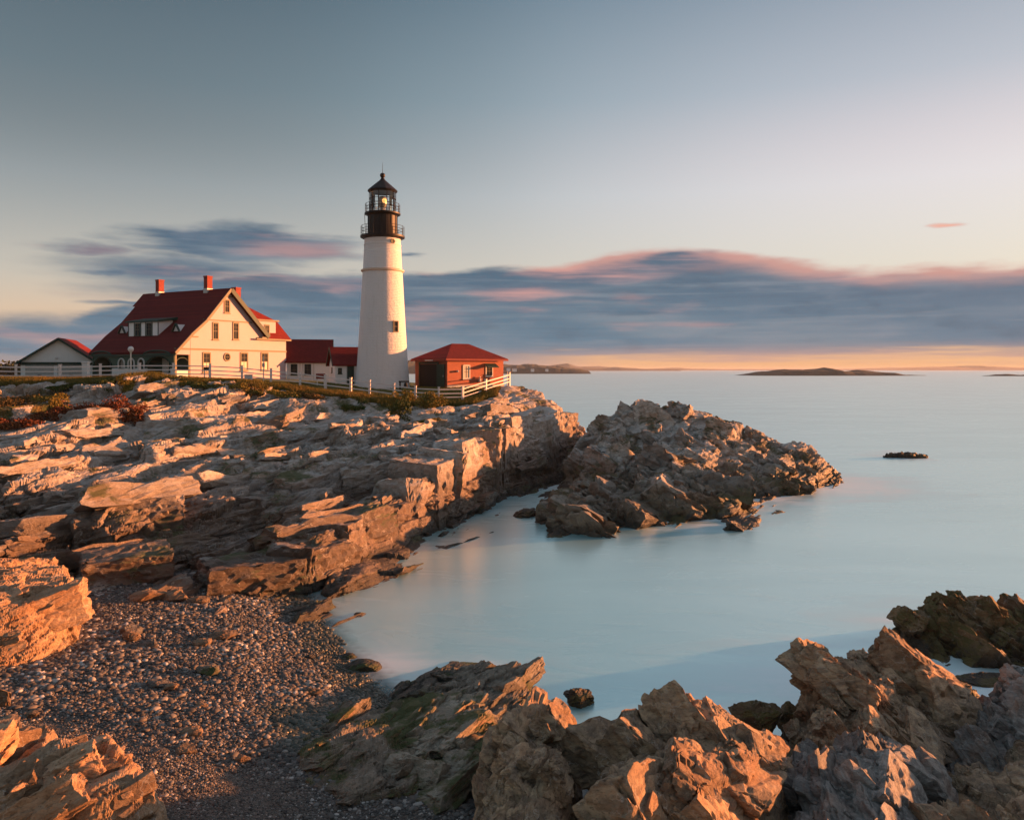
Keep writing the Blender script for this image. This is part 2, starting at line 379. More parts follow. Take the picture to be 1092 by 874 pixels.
def ledge_wall(tops, feet, depth, seed, lmin=1.3, lmax=3.6, sub=5, proud=.12):
    """massive joint blocks set side by side along a broken edge: near vertical faces, tops level with the ledge"""
    rg = np.random.default_rng(seed); bv, bf = ico(sub); T_ = np.array(tops, float); B_ = np.array(feet, float)
    seg = np.linalg.norm(np.diff(T_[:, :2], axis=0), axis=1); cum = np.concatenate([[0], np.cumsum(seg)]); OV = []; OF = []; OT = []; base = 0; d = 0.
    while d < cum[-1]:
        ln = rg.uniform(lmin, lmax); m_ = min(d+ln/2, cum[-1]); p = np.array([np.interp(m_, cum, T_[:, k]) for k in range(3)]); q = np.interp(m_, cum, B_[:, 2])
        a = np.array([np.interp(min(m_+.5, cum[-1]), cum, T_[:, k])-np.interp(max(m_-.5, 0), cum, T_[:, k]) for k in range(2)]); a /= np.linalg.norm(a)+1e-9
        h = max(p[2]-q, .6)+.7; out = np.array((a[1], -a[0], 0.)); dp = depth*rg.uniform(.8, 1.3); top = p[2]+rg.uniform(-.28, .18)
        U = bv.copy()
        for n_, dd in [(np.array(n_, float)+rg.normal(0, .07, 3), rg.uniform(.52, .60)) for n_ in ((1, 0, 0), (-1, 0, 0), (0, 1, 0), (0, -1, 0), (0, 0, 1), (0, 0, -1))]+[(rg.normal(size=3), rg.uniform(.68, .84)) for _ in range(6)]:
            n_ = n_/np.linalg.norm(n_); s_ = U@n_; U = U-np.outer(np.clip(s_-dd, 0, None)*.99, n_)
        U = U/.56*np.array((ln*.56, dp*.5, h*.5)); R = np.array(Matrix.Rotation(rg.normal(0, .05), 3, 'X') @ Matrix.Rotation(rg.normal(0, .07), 3, 'Y') @ Matrix.Rotation(rg.normal(0, .12), 3, 'Z'))
        Fm = np.array([[a[0], a[1], 0], list(out), [0, 0, 1.]]); U = U@R.T; dn = U/np.array((ln*.5, dp*.5, h*.5))**2; dn /= np.linalg.norm(dn, axis=1, keepdims=True)+1e-9
        U = U@Fm; dn = dn@Fm; c = np.array((p[0], p[1], top-h/2))-out*(dp*.5-proud-rg.uniform(0, .35)); U = U+c; L = min(1.6, ln)
        W = U@RF.T; v, cr = facet(W/np.array((1.5, .55, .22))+.55*vnoise(U*.9, seed)[:, None]*np.array((1., -.6, .8)), seed+9, .8, (0, 0, 0)); v2, c2 = facet(W/np.array((.35, .2, .09)), seed+10, .8, (0, 0, 0))
        U = U+dn*(v*.20-.07*(1-sstep(cr, 0, .08))+v2*.045)[:, None]
        OV.append(U); OF.append(bf+base); OT.append(np.full(len(bv), rg.uniform(.1, .8))); base += len(bv); d += ln*.93
    return np.concatenate(OV), np.concatenate(OF), np.concatenate(OT)
def rock_sheet(name, mat, height, px0, px1, dpx, Y0, Y1, nrow, detail, cut=None, fine=4, attrs=None, smooth=False, parent=None, slabs=(), walls=()):
    """a rock surface, finer where nearer. height(X,Y) first, then 3-D blocks pushed along the normal"""
    ux = (np.arange(px0, px1+dpx, dpx)-546)/FPX; nc = len(ux); nf = nrow*fine
    t = np.linspace(0, 1, nf); Yf = Y0*(Y1/Y0)**t
    X = ux[:, None]*Yf[None]; Yg = np.broadcast_to(Yf, X.shape)
    Z = height(X.ravel(), Yg.ravel()).reshape(X.shape)
    ds = np.sqrt(np.diff(Yg, axis=1)**2+(1.6*np.diff(Z, axis=1))**2)/Yg[:, 1:]
    # smooth the row density across columns so that neighbours stay aligned
    k = 9; pad = np.pad(ds, ((k, k), (0, 0)), mode='edge'); cs = np.cumsum(pad, 0); ds2 = (cs[2*k:]-np.concatenate([np.zeros((1, nf-1)), cs[:-2*k-1]]))/(2*k+1)
    L = np.concatenate([np.zeros((nc, 1)), np.cumsum(ds2, 1)], 1); L /= L[:, -1:]
    tg = np.linspace(0, 1, nrow)
    YY = np.stack([np.interp(tg, L[i], Yf) for i in range(nc)]); XX = ux[:, None]*YY
    ZZ = height(XX.ravel(), YY.ravel()).reshape(XX.shape)
    V = np.stack([XX, YY, ZZ], -1)
    gu = np.gradient(V, axis=0); gv = np.gradient(V, axis=1); N = np.cross(gu, gv); N /= np.linalg.norm(N, axis=-1, keepdims=True)+1e-9
    for _ in range(2):
        N[1:-1, 1:-1] = N[1:-1, 1:-1]+N[:-2, 1:-1]+N[2:, 1:-1]+N[1:-1, :-2]+N[1:-1, 2:]
    N /= np.linalg.norm(N, axis=-1, keepdims=True)+1e-9
    V = V.reshape(-1, 3); N = N.reshape(-1, 3)
    V0 = V; V = detail(V, N)
    idx = np.arange(nc*nrow).reshape(nc, nrow)
    F = np.stack([idx[:-1, :-1], idx[1:, :-1], idx[1:, 1:], idx[:-1, 1:]], -1).reshape(-1, 4)
    if cut is not None:
        keep = cut(V); fk = keep[F].any(1); F = F[fk]
        used = np.zeros(len(V), bool); used[F.ravel()] = True; mp = np.cumsum(used)-1; V = V[used]; N = N[used]; F = mp[F]
    if slabs:
        F = np.concatenate([F[:, [0, 1, 2]], F[:, [0, 2, 3]]]); SV = V; SN = N; tone = .5+.35*fbm(V@RF.T*np.array((.35, .9, 1.6)), 88, 2)
        for kw in slabs:
            bV, bF, bT = slab_blocks(SV, SN, **kw); F = np.concatenate([F, bF+len(V)]); V = np.concatenate([V, bV]); tone = np.concatenate([tone, bT])
    for wa in walls:
        bV, bF, bT = ledge_wall(**wa); F = np.concatenate([F, bF+len(V)]); V = np.concatenate([V, bV]); tone = np.concatenate([tone, bT])
    at = {k2: f(V) for k2, f in (attrs or {}).items()}
    if slabs: at['tone'] = tone
    me = np_mesh(name, V, F, smooth, at)
    return link(name, me, mat, parent)

def frame_of(strike, normal):
    S = Vector(strike).normalized(); N0 = Vector(normal).normalized(); Q = S.cross(N0).normalized(); return np.array([S, Q, Q.cross(S).normalized()], np.float32)
def blocks(V, N, octaves, amp=None, frame=None, strata=()):
    """octaves: (cell length, amplitude, seed)"""
    A = 1. if amp is None else amp
    W = V @ (RF if frame is None else frame).T
    for L, a, sd_ in octaves:
        wp = np.stack([vnoise(V/(L*2.6)+5*k, sd_+20+k) for k in range(3)], 1)*.12
        Pn = W/np.array((L*2.2, L, L*.5))+wp
        v, cr = facet(Pn, sd_, .8, (0, .25, 0))
        V = V+N*((v*a-(a*.25)*(1-sstep(cr, 0, .07)))*A)[:, None]
    # bedding: thin layers broken back by different amounts
    for th, a in strata:
        q = W[:, 2]/th+.8*vnoise(W*np.array((.25, .5, .5))/max(th*4, .3), 91)
        lay = np.floor(q); with_ = _u(_h(lay.astype(np.int64), (np.floor(W[:, 0]/(th*14)+lay*.37)).astype(np.int64), lay.astype(np.int64)*0, 5), 1)
        f = q-lay
        V = V+N*(((with_-.5)*sstep(f, 0, .12)*sstep(1-f, 0, .12)+.35*(f-.5))*a*A)[:, None]
    return V

# ------------------------------------------------------------------ materials
def new_mat(name):
    m = bpy.data.materials.new(name); m.use_nodes = True; T = NT(m.node_tree); b = m.node_tree.nodes['Principled BSDF']
    return m, T, b
def simple(name, col, rough=.7, metal=0., var=.12, scale=6., bump=0., spec=.3):
    m, T, b = new_mat(name)
    tc = T.node('ShaderNodeTexCoord').outputs['Object']
    n = T.noise(tc, scale, 5, .6)
    T.put(b.inputs['Base Color'], T.mix(T.ss(n, .3, .7), tuple(c*(1-var) for c in col), tuple(min(1, c*(1+var)) for c in col)))
    b.inputs['Roughness'].default_value = rough; b.inputs['Metallic'].default_value = metal; b.inputs['Specular IOR Level'].default_value = spec
    if bump:
        bp = T.node('ShaderNodeBump'); bp.inputs['Distance'].default_value = bump; T.put(bp.inputs['Height'], n); T.l.new(bp.outputs[0], b.inputs['Normal'])
    return m

def rock_mat(name, pale, tan, dark, wet=(.6, 2.2), moss=0., mosscol=(.05, .06, .02), scale=1., rust=.35, gloss=.55, veg=False, pink=0., bumpd=.13):
    m, T, b = new_mat(name)
    co = T.node('ShaderNodeTexCoord').outputs['Object']
    mp = T.node('ShaderNodeMapping'); T.put(mp.inputs[0], co)
    # into the strike frame, stretched along strike
    R = Matrix([list(map(float, r)) for r in RF]); eu = R.to_euler(); mp.inputs['Rotation'].default_value = eu
    mp2 = T.node('ShaderNodeMapping'); T.put(mp2.inputs[0], mp.outputs[0]); mp2.inputs['Scale'].default_value = (.35, 1., 2.6)
    st = mp2.outputs[0]
    geo = T.node('ShaderNodeNewGeometry'); sp = T.node('ShaderNodeSeparateXYZ'); T.l.new(geo.outputs['Position'], sp.inputs[0]); z = sp.outputs[2]
    nb = T.noise(co, .35*scale, 4, .6); ns = T.noise(st, 1.6*scale, 7, .65); nf = T.noise(st, 9*scale, 6, .7); nl = T.noise(co, 2.3*scale, 5, .7)
    c = T.mix(T.ss(ns, .35, .65), pale, tan)
    c = T.mix(T.m('MULTIPLY', T.ss(nb, .45, .7), rust), c, (.30, .15, .07))
    c = T.mix(T.m('MULTIPLY', T.ss(nl, .55, .72), .45), c, tuple(v*.45 for v in tan))
    c = T.mix(T.m('MULTIPLY', T.ss(nf, .53, .66), .65), c, tuple(v*.4 for v in tan))
    if pink: c = T.mix(T.m('MULTIPLY', T.ss(nb, .3, .6), pink), c, (.34, .19, .14))
    zz = T.m('ADD', z, T.m('MULTIPLY_ADD', nb, 1.6, -.8)); zz = T.m('ADD', zz, T.m('MULTIPLY_ADD', nl, .9, -.45))
    w = T.ss(zz, wet[1], wet[0])
    c = T.mix(T.m('MULTIPLY', w, .85), c, T.mix(T.ss(nl, .4, .6), dark, tuple(v*1.9 for v in dark)))
    tn = T.node('ShaderNodeAttribute', attribute_name='tone').outputs['Fac']; tv = T.m('MULTIPLY_ADD', tn, .75, .62); c = T.mix(1., c, T.comb(tv, tv, tv), 'MULTIPLY')
    c = T.mix(T.m('MULTIPLY', T.ss(T.noise(st, .8*scale, 6, .7), .57, .66), .45), c, tuple(v*.9 for v in pale))
    vein = T.ss(T.m('ABSOLUTE', T.m('SUBTRACT', T.noise(co, .55*scale, 4, .55), .5)), .006, .0); c = T.mix(T.m('MULTIPLY', vein, .4), c, (.5, .47, .42))
    # black band just above the water line
    w2 = T.ss(T.m('ADD', z, T.m('MULTIPLY_ADD', nl, .8, -.4)), .75, .2)
    c = T.mix(T.m('MULTIPLY', w2, .8), c, (.022, .02, .014))
    if moss:
        sn = T.node('ShaderNodeSeparateXYZ'); T.l.new(geo.outputs['Normal'], sn.inputs[0])
        mk = T.m('MULTIPLY', T.ss(T.m('ADD', nb, T.m('MULTIPLY', nl, .35)), .74-moss*.35, .86-moss*.35), T.ss(sn.outputs[2], -.1, .5))
        c = T.mix(T.m('MULTIPLY', mk, .9), c, T.mix(nf, tuple(v*.6 for v in mosscol), tuple(v*1.7 for v in mosscol)))
    if veg:
        at = T.node('ShaderNodeAttribute', attribute_name='veg').outputs['Fac']
        vm = T.ss(T.m('ADD', at, T.m('MULTIPLY_ADD', nl, .9, -.45)), .42, .58)
        gr = T.mix(T.ss(T.noise(co, 1.1, 5, .7), .4, .62), (.045, .055, .012), (.115, .075, .018))
        gr = T.mix(T.ss(T.noise(co, .5, 4, .6), .55, .68), gr, (.12, .035, .012))
        lw = T.node('ShaderNodeAttribute', attribute_name='lawn').outputs['Fac']
        gr = T.mix(lw, gr, T.mix(T.ss(nl, .4, .6), (.055, .075, .014), (.10, .095, .022)))
        c = T.mix(vm, c, gr)
    T.put(b.inputs['Base Color'], c)
    T.put(b.inputs['Roughness'], T.m('SUBTRACT', .88, T.m('MULTIPLY', w, .88-gloss)))
    b.inputs['Specular IOR Level'].default_value = .35
    h1 = T.m('MULTIPLY', ns, 1.1); h2 = T.m('MULTIPLY', nf, .6); h3 = T.m('MULTIPLY', T.noise(co, 14*scale, 5, .7), .22)
    vo = T.node('ShaderNodeTexVoronoi', feature='DISTANCE_TO_EDGE'); T.put(vo.inputs['Vector'], T.m('ADD', 0, 0) if False else T.mix(.12, st, T.noise(co, 2*scale, 3, .5, out=1))); vo.inputs['Scale'].default_value = 1.7*scale
    crk = T.m('MULTIPLY', T.ss(vo.outputs[0], 0., .03), .10)
    hh = T.m('ADD', T.m('ADD', h1, h2), T.m('ADD', h3, crk))
    bp = T.node('ShaderNodeBump'); bp.inputs['Distance'].default_value = bumpd/scale; bp.inputs['Strength'].default_value = .9
    T.put(bp.inputs['Height'], hh); T.l.new(bp.outputs[0], b.inputs['Normal'])
    return m

MAT_HEAD = rock_mat('headland_rock', (.45, .425, .40), (.30, .26, .22), (.062, .036, .02), wet=(1.7, 3.9), moss=.08, veg=True, rust=.45)  # low dark zone is wet stain, carried up higher to paint in shade
MAT_ISLET = rock_mat('islet_rock', (.45, .42, .385), (.29, .26, .225), (.075, .058, .035), wet=(.9, 3.0), moss=.2, mosscol=(.06, .055, .02))
MAT_NEAR = rock_mat('shore_rock', (.40, .28, .17), (.17, .12, .08), (.05, .036, .024), wet=(-.2, 1.5), scale=2.2, rust=.6, pink=.0, bumpd=.13)
MAT_NEARGREY = rock_mat('weathered_grey_rock', (.28, .265, .24), (.12, .11, .10), (.04, .035, .028), wet=(.2, 1.3), scale=2.2, rust=.35, bumpd=.13)
MAT_ORANGE = rock_mat('ochre_boulder_rock', (.40, .28, .18), (.27, .17, .10), (.10, .06, .035), wet=(-1, .4), scale=1.6, rust=.6, bumpd=.13)
MAT_SLAB = rock_mat('greenish_slab_rock', (.24, .19, .14), (.14, .11, .08), (.05, .042, .03), wet=(.1, .8), moss=.3, mosscol=(.04, .055, .015), scale=1.8, rust=.8)
MAT_MOSS = rock_mat('seaweed_covered_rock', (.26, .23, .18), (.16, .135, .10), (.06, .05, .035), wet=(.0, .7), moss=.25, mosscol=(.035, .05, .012), scale=1.8, rust=.5)
MAT_WEED = rock_mat('brown_weed_rock', (.22, .14, .07), (.13, .08, .04), (.07, .042, .02), wet=(.0, .9), moss=.4, mosscol=(.07, .055, .012), scale=1.8, rust=.6)

# ------------------------------------------------------------------ headland
CREST = [P(-420, 404, 66), P(-150, 404, 68), P(0, 408, 70), P(60, 408, 71), P(100, 407, 71), P(150, 406, 72), P(200, 406, 72), P(250, 409, 73), P(290, 413, 74), P(350, 421, 75), P(400, 428, 75), P(443, 432, 75), P(493, 433, 76.5), P(518, 426, 80), P(546, 413, 85)]
FENCE_PX = [(-130, 397, 412, 66), (-60, 396, 410, 70), (17, 390, 405, 74), (64, 389, 405, 74), (107, 388, 404, 75), (149, 387.5, 403, 76), (185, 387, 403, 77), (224, 387, 403.5, 78), (258, 391, 405, 79), (289, 394, 408, 79.5), (320, 398, 411, 80), (347, 401, 415, 80), (374, 404.5, 418, 79), (394, 407, 420.5, 79), (420, 410.5, 424, 79), (443, 414, 427, 79), (468, 415, 428, 78.5), (493.5, 414.5, 427.5, 79.5), (518, 407, 419, 82.5), (543, 398.5, 410, 87.5)]
FEN = [P(a, c, d) for a, b, c, d in FENCE_PX]
head_lines = [
    CREST,
    [P(-200, 404, 73)] + FEN[2:],
    [(-120, 80, 8.8), (-120, 120, 8.6), (-60, 125, 8.4), (-20, 118, 7.8), (0, 108, 7.2), (3.5, 99, 6.6)],
    [(-46, 84, 8.6), (-36, 88, 8.6), (-30, 97, 8.45), (-24, 100, 8.05), (-14, 96, 7.7), (-6, 96, 7.6), (-.8, 90, 7.6)],
    [(-60, 100, 8.6), (-42, 104, 8.5)], [(-14, 83, 7.5), (-6.8, 83.2, 7.6), (-.9, 87.6, 7.6)], [(-26, 88, 8.1), (-18, 86.5, 8.0)],
    # upper bluffs below the crest
    [P(-420, 425, 60), P(-150, 424, 62), P(0, 424, 65), P(60, 424, 66), P(110, 418, 67), P(150, 416, 67.5), P(200, 420, 68), P(240, 424, 69), P(290, 424, 70), P(350, 430, 71), P(400, 438, 71)],
    [P(-420, 445, 57), P(-150, 444, 59), P(0, 440, 61), P(60, 441, 62), P(110, 438, 64.5), P(150, 437, 65), P(200, 437, 66), P(240, 440, 66), P(290, 440, 68), P(350, 446, 68), P(400, 450, 67), P(440, 452, 66)],
    # upper lit rib
    [P(-420, 470, 50), P(-150, 466, 51), P(0, 462, 53), P(60, 458, 55), P(100, 452, 58), P(160, 447, 59), P(205, 447, 59.5), P(250, 443, 61), P(300, 452, 62)],
    [P(-420, 500, 45), P(-150, 492, 46), P(0, 492, 48), P(40, 492, 49), P(90, 486, 51), P(150, 478, 53.5), P(210, 474, 55), P(250, 470, 57), P(300, 468, 58), P(350, 464, 60)],
    # second rib
    [P(-420, 530, 41), P(-150, 520, 42), P(0, 512, 43.5), P(50, 506, 45), P(110, 500, 47), P(160, 494, 48.5), P(190, 488, 50)],
    [P(0, 534, 41.5), P(50, 532, 42.5), P(110, 522, 44.5), P(165, 512, 46.5), P(200, 498, 48.5)],
    # flat pale slab
    [P(170, 545, 41.5), P(230, 525, 44), P(290, 505, 47.5), P(340, 490, 51)],
    [P(180, 562, 39.8), P(235, 548, 41.5), P(285, 530, 43.5), P(320, 516, 46), P(365, 492, 49), P(420, 470, 54)],
    [P(182, 574, 39.4), P(237, 556, 41.1), P(288, 540, 43.1), P(324, 524, 45.7), P(366, 500, 48.6)],
    # conglomerate step
    [P(372, 506, 47.5), P(410, 497, 48.6), P(440, 489, 49.6), P(456, 484, 50.5)],
    [P(370, 521, 47), P(410, 514, 48.1), P(440, 507, 49.1), P(452, 504, 49.8)],
    # block above the beach
    [P(78, 560, 37.2), P(110, 546, 37.8), P(145, 530, 39.2), P(158, 536, 39)],
    [P(80, 594, 36.3), P(118, 592, 36.2), P(158, 580, 37.2), P(166, 560, 39.)],
    [P(-420, 560, 37), P(-150, 552, 37), P(0, 545, 38), P(50, 540, 39)],
    [P(-420, 590, 34), P(-150, 588, 34), P(0, 588, 34), P(50, 592, 34.4), P(78, 600, 34.5)],
    [P(0, 606, 31.5), P(60, 600, 32.5), P(90, 598, 33), P(150, 590, 34), P(168, 592, 34)],
    [P(95, 634, 31), P(130, 636, 31), P(165, 622, 32), P(176, 612, 32.8)],
    [P(40, 640, 29.8), P(90, 645, 30.2), P(150, 643, 30.6), P(185, 640, 31), P(232, 638, 31.6)],
    # ledge over the water: top edge, foot
    [P(228, 604, 33.1), P(262, 600, 32.9), P(300, 590, 34), P(330, 583, 35), P(352, 574, 36.3), P(376, 560, 39.5), P(405, 546, 42), P(432, 528, 44.5), P(458, 510, 46.8)],
    [P(236, 641, 31.9), P(288, 643, 31.7), P(318, 636, 33.1), P(345, 628, 34.4), P(385, 601, 38.8), P(430, 583, 42.5), P(457, 571, 45.3)],
    [P(236, 660, 30.3), P(290, 664, 30.1), P(350, 646, 33), P(398, 612, 37.3), P(440, 592, 41.5), P(462, 582, 44)],
    [P(190, 606, 34.5), P(250, 578, 37), P(310, 560, 39), P(360, 540, 42), P(410, 524, 45.4), P(450, 512, 47.5)],
    # cliff: top edge and foot, up to the point
    [P(466, 494, 48.8), P(478, 484, 51), P(500, 470, 54), P(520, 462, 57.5), P(540, 453, 61.5), P(560, 446, 66), P(590, 437, 73), P(602, 442, 76)],
    [P(466, 574, 46.2), P(480, 571, 47.8), P(505, 556, 51), P(525, 543, 54.6), P(543, 529, 60), P(560, 516, 66), P(585, 504, 71), P(606, 492, 73)],
    [P(474, 590, 44), P(512, 568, 49), P(548, 538, 57.5), P(580, 520, 64), P(604, 512, 67), P(625, 505, 69)],
    [P(470, 455, 63), P(505, 445, 68), P(535, 436, 74), P(560, 430, 80), P(588, 428, 83)],
    [P(546, 411, 88.5), P(557, 411, 90)],
    [P(556, 425, 87), P(592, 430, 86), P(606, 445, 84)],
    [(4.5, 96, 4.5), (7.5, 90, 2.5), (8.5, 84, 1.0), (9, 78, .5), (9.5, 74, .2)],
    [(-60, 136, -2), (6, 118, -2), (10, 104, -3), (13, 90, -2), (12, 76, -1.5)],
    [P(-420, 700, 24), P(-60, 700, 24), P(60, 690, 26), P(240, 690, 28), P(300, 700, 27)],
]
F_HEAD = Field(head_lines, (-85, 22, 22, 128), .16, 0)
_cr = np.array([(p[0]/p[1], p[1]) for p in CREST])
def crest_d(X, Y): return Y-np.interp(X/Y, _cr[:, 0], _cr[:, 1])
def lawn_f(X, Y):
    d = crest_d(X, Y); right = sstep(X/Y, .008, -.004)
    return sstep(d, .3, 2.2)*right
class HGrid:
    """a height function sampled once on a fine grid, its jumps softened into steep faces"""
    def __init__(s, h, box, res, r=1):
        s.x0, x1, s.y0, y1 = box; s.res = res; s.nx = int((x1-s.x0)/res)+1; s.ny = int((y1-s.y0)/res)+1
        X, Y = np.meshgrid(s.x0+np.arange(s.nx)*res, s.y0+np.arange(s.ny)*res)
        s.H = blur(h(X.ravel(), Y.ravel()).reshape(X.shape), r, 2) if r else h(X.ravel(), Y.ravel()).reshape(X.shape)
    __call__ = Field.__call__
def big_facets(X, Y, Z, L, amp, seed, tilt=.7):
    V = np.stack([X, Y, Z*1.0], 1).astype(np.float32); W = V @ RF.T
    wp = np.stack([fbm(V/(L*3.)+5*k, seed+40+k, 2) for k in range(3)], 1)*.16
    Pn = W*np.array((1/(L*2.3), 1/L, 0))+wp; Pn[:, 2] = 0
    v, cr = facet(Pn, seed, tilt, (0, .35, 0), dims=2)
    return (v-(1-sstep(cr, 0, .09))*.35)*amp
def h_head(X, Y):
    Z = F_HEAD(X, Y); roc = (1-lawn_f(X, Y)*.97)*(.25+.75*sstep(-crest_d(X, Y), 0, 6))
    far = sstep(Y, 95, 110); roc = roc*(1-far)
    Z2 = Z+big_facets(X, Y, Z, 5.2, 1.35, 3)*roc*sstep(Z, -1.5, 1.0)
    Z2 = Z2+big_facets(X, Y, Z, 9., .9, 4, .4)*roc*sstep(Z, -.5, 2.0)
    br = .25+1.1*sstep(fbm(np.stack([X*.09, Y*.07, X*0], 1), 19, 3), -.25, .3)
    Z2 = Z2+big_facets(X, Y, Z, 2.1, .8, 5)*roc*sstep(Z, -1.5, .6)*br
    return Z2
def veg_f(V):
    X, Y = V[:, 0], V[:, 1]; d = crest_d(X, Y)+2.2*fbm(np.stack([X*.35, Y*.2, X*0], 1), 9, 3)
    v = sstep(d, -2.2, -.4)*.75+.25*lawn_f(X, Y)
    n = fbm(np.stack([X*.28, Y*.16, X*0+4], 1), 12, 3)
    mid = sstep(n, .02, .28)*sstep(d, -15, -8)*sstep(X/Y, -.36, -.50)*.85
    right = 1-sstep(X/Y, -.03, .0)
    return np.maximum(v, mid)*right
def det_head(V, N):
    a = (1-lawn_f(V[:, 0], V[:, 1])*.96)*(.35+.9*sstep(fbm(V*np.array((.13, .1, 0))+3, 19, 3), -.25, .3))
    V = blocks(V, N, [(1.6, .48, 31), (.62, .17, 32), (.27, .06, 33)], a, strata=((.42, .16),))
    return V+N*(fbm(V*np.array((3., 3., 4.)), 60, 3)*.035)[:, None]
LEDGES = [
    dict(tops=[P(228, 604, 33.1), P(262, 601, 32.8), P(300, 592, 33.4), P(330, 585, 34.4), P(352, 575, 35.6), P(380, 558, 39.), P(405, 546, 41.5), P(432, 528, 44.), P(458, 508, 46.5)], feet=[P(236, 641, 31.9), P(262, 643, 31.7), P(290, 643, 31.7), P(318, 636, 33.1), P(345, 628, 34.4), P(385, 601, 38.8), P(410, 590, 41), P(430, 583, 42.5), P(457, 571, 45.3)], depth=2.6, seed=201, lmin=1.6, lmax=4.0),
    dict(tops=[P(461, 500, 47), P(478, 486, 49.6), P(500, 472, 53), P(520, 463, 56.5), P(540, 454, 61), P(560, 447, 66), P(590, 438, 72.5), P(603, 444, 75)], feet=[P(463, 574, 46.2), P(480, 571, 47.8), P(505, 556, 51), P(525, 543, 54.6), P(543, 529, 60), P(560, 516, 66), P(585, 504, 71), P(606, 492, 73)], depth=3.0, seed=202, lmin=1.8, lmax=4.5),
    dict(tops=[P(80, 558, 37.0), P(112, 546, 37.4), P(146, 532, 38.6), P(160, 536, 38.9)], feet=[P(80, 594, 36.3), P(118, 592, 36.2), P(150, 582, 37), P(166, 564, 38.6)], depth=2.6, seed=203, lmin=1.5, lmax=3.2),
    dict(tops=[P(182, 562, 39.6), P(235, 548, 41.3), P(285, 530, 43.3), P(320, 516, 45.8), P(365, 494, 48.7)], feet=[P(182, 576, 39.4), P(237, 560, 41.1), P(288, 544, 43.1), P(324, 526, 45.7), P(366, 504, 48.6)], depth=2.0, seed=204, lmin=1.4, lmax=3.6),
    dict(tops=[P(370, 503, 47.3), P(410, 495, 48.4), P(440, 487, 49.4), P(458, 482, 50.3)], feet=[P(370, 521, 47), P(410, 514, 48.1), P(440, 507, 49.1), P(456, 502, 49.8)], depth=2.2, seed=205, lmin=1.2, lmax=3.0),
    dict(tops=[P(94, 602, 32.2), P(130, 597, 32.4), P(164, 592, 33.2)], feet=[P(95, 636, 31), P(130, 638, 31), P(166, 626, 32)], depth=2.6, seed=206, lmin=1.6, lmax=3.0),
    dict(tops=[P(-60, 516, 41.6), P(0, 511, 43.2), P(50, 506, 44.6), P(110, 500, 46.6), P(160, 494, 48.2), P(195, 486, 50)], feet=[P(-60, 540, 40.5), P(0, 534, 41.7), P(50, 531, 42.7), P(110, 521, 44.7), P(165, 511, 46.7), P(200, 498, 48.7)], depth=2.6, seed=207, lmin=1.6, lmax=4.),
    dict(tops=[P(150, 447, 59.), P(205, 447, 59.5), P(250, 443, 61), P(296, 450, 62)], feet=[P(150, 470, 56), P(210, 468, 57), P(250, 464, 59), P(298, 464, 60)], depth=2.6, seed=208, lmin=1.6, lmax=4.),
]
_LP = np.array([[a_[k]+(b_[k]-a_[k])*f_ for k in (0, 1)] for L_ in LEDGES for a_, b_ in zip(L_['tops'], L_['tops'][1:]) for f_ in np.linspace(0, 1, 8)])
def w_head(V):
    dl = np.full(len(V), 99.)
    for q in _LP: dl = np.minimum(dl, (V[:, 0]-q[0]-.6)**2+(V[:, 1]-q[1]+.8)**2)
    d = crest_d(V[:, 0], V[:, 1])-0*dl; keep_l = .04+.96*sstep(dl, 1.5, 5.); br = keep_l*sstep(fbm(V*np.array((.13, .1, 0))+3, 19, 3), -.3, .25)
    return (d < -3.2)*(V[:, 2] > -.4)*(V[:, 1] < 95)*(.22*keep_l+br)*(1-.93*sstep(veg_f(V), .3, .6))+1e-9
H_HEAD = HGrid(h_head, (-85, 22, 22, 128), .11, 1)
headland = rock_sheet('headland_terrain', MAT_HEAD, H_HEAD, -230, 640, 1.25, 24, 127, 1150, det_head,
                      cut=lambda V: (V[:, 2] > -1.3), walls=LEDGES, slabs=(dict(n=360, L0=.7, L1=2.0, sub=4, frame=None, seed=1, weight=w_head, sink=(.65, 1.2), asp=(3.4, 1., .5), jit=.09), dict(n=1500, L0=.3, L1=1.0, sub=3, frame=None, seed=2, weight=w_head, asp=(2.2, 1., .5), jit=.13)), attrs={'veg': veg_f, 'lawn': lambda V: lawn_f(V[:, 0], V[:, 1])})
tag(headland, kind='structure')

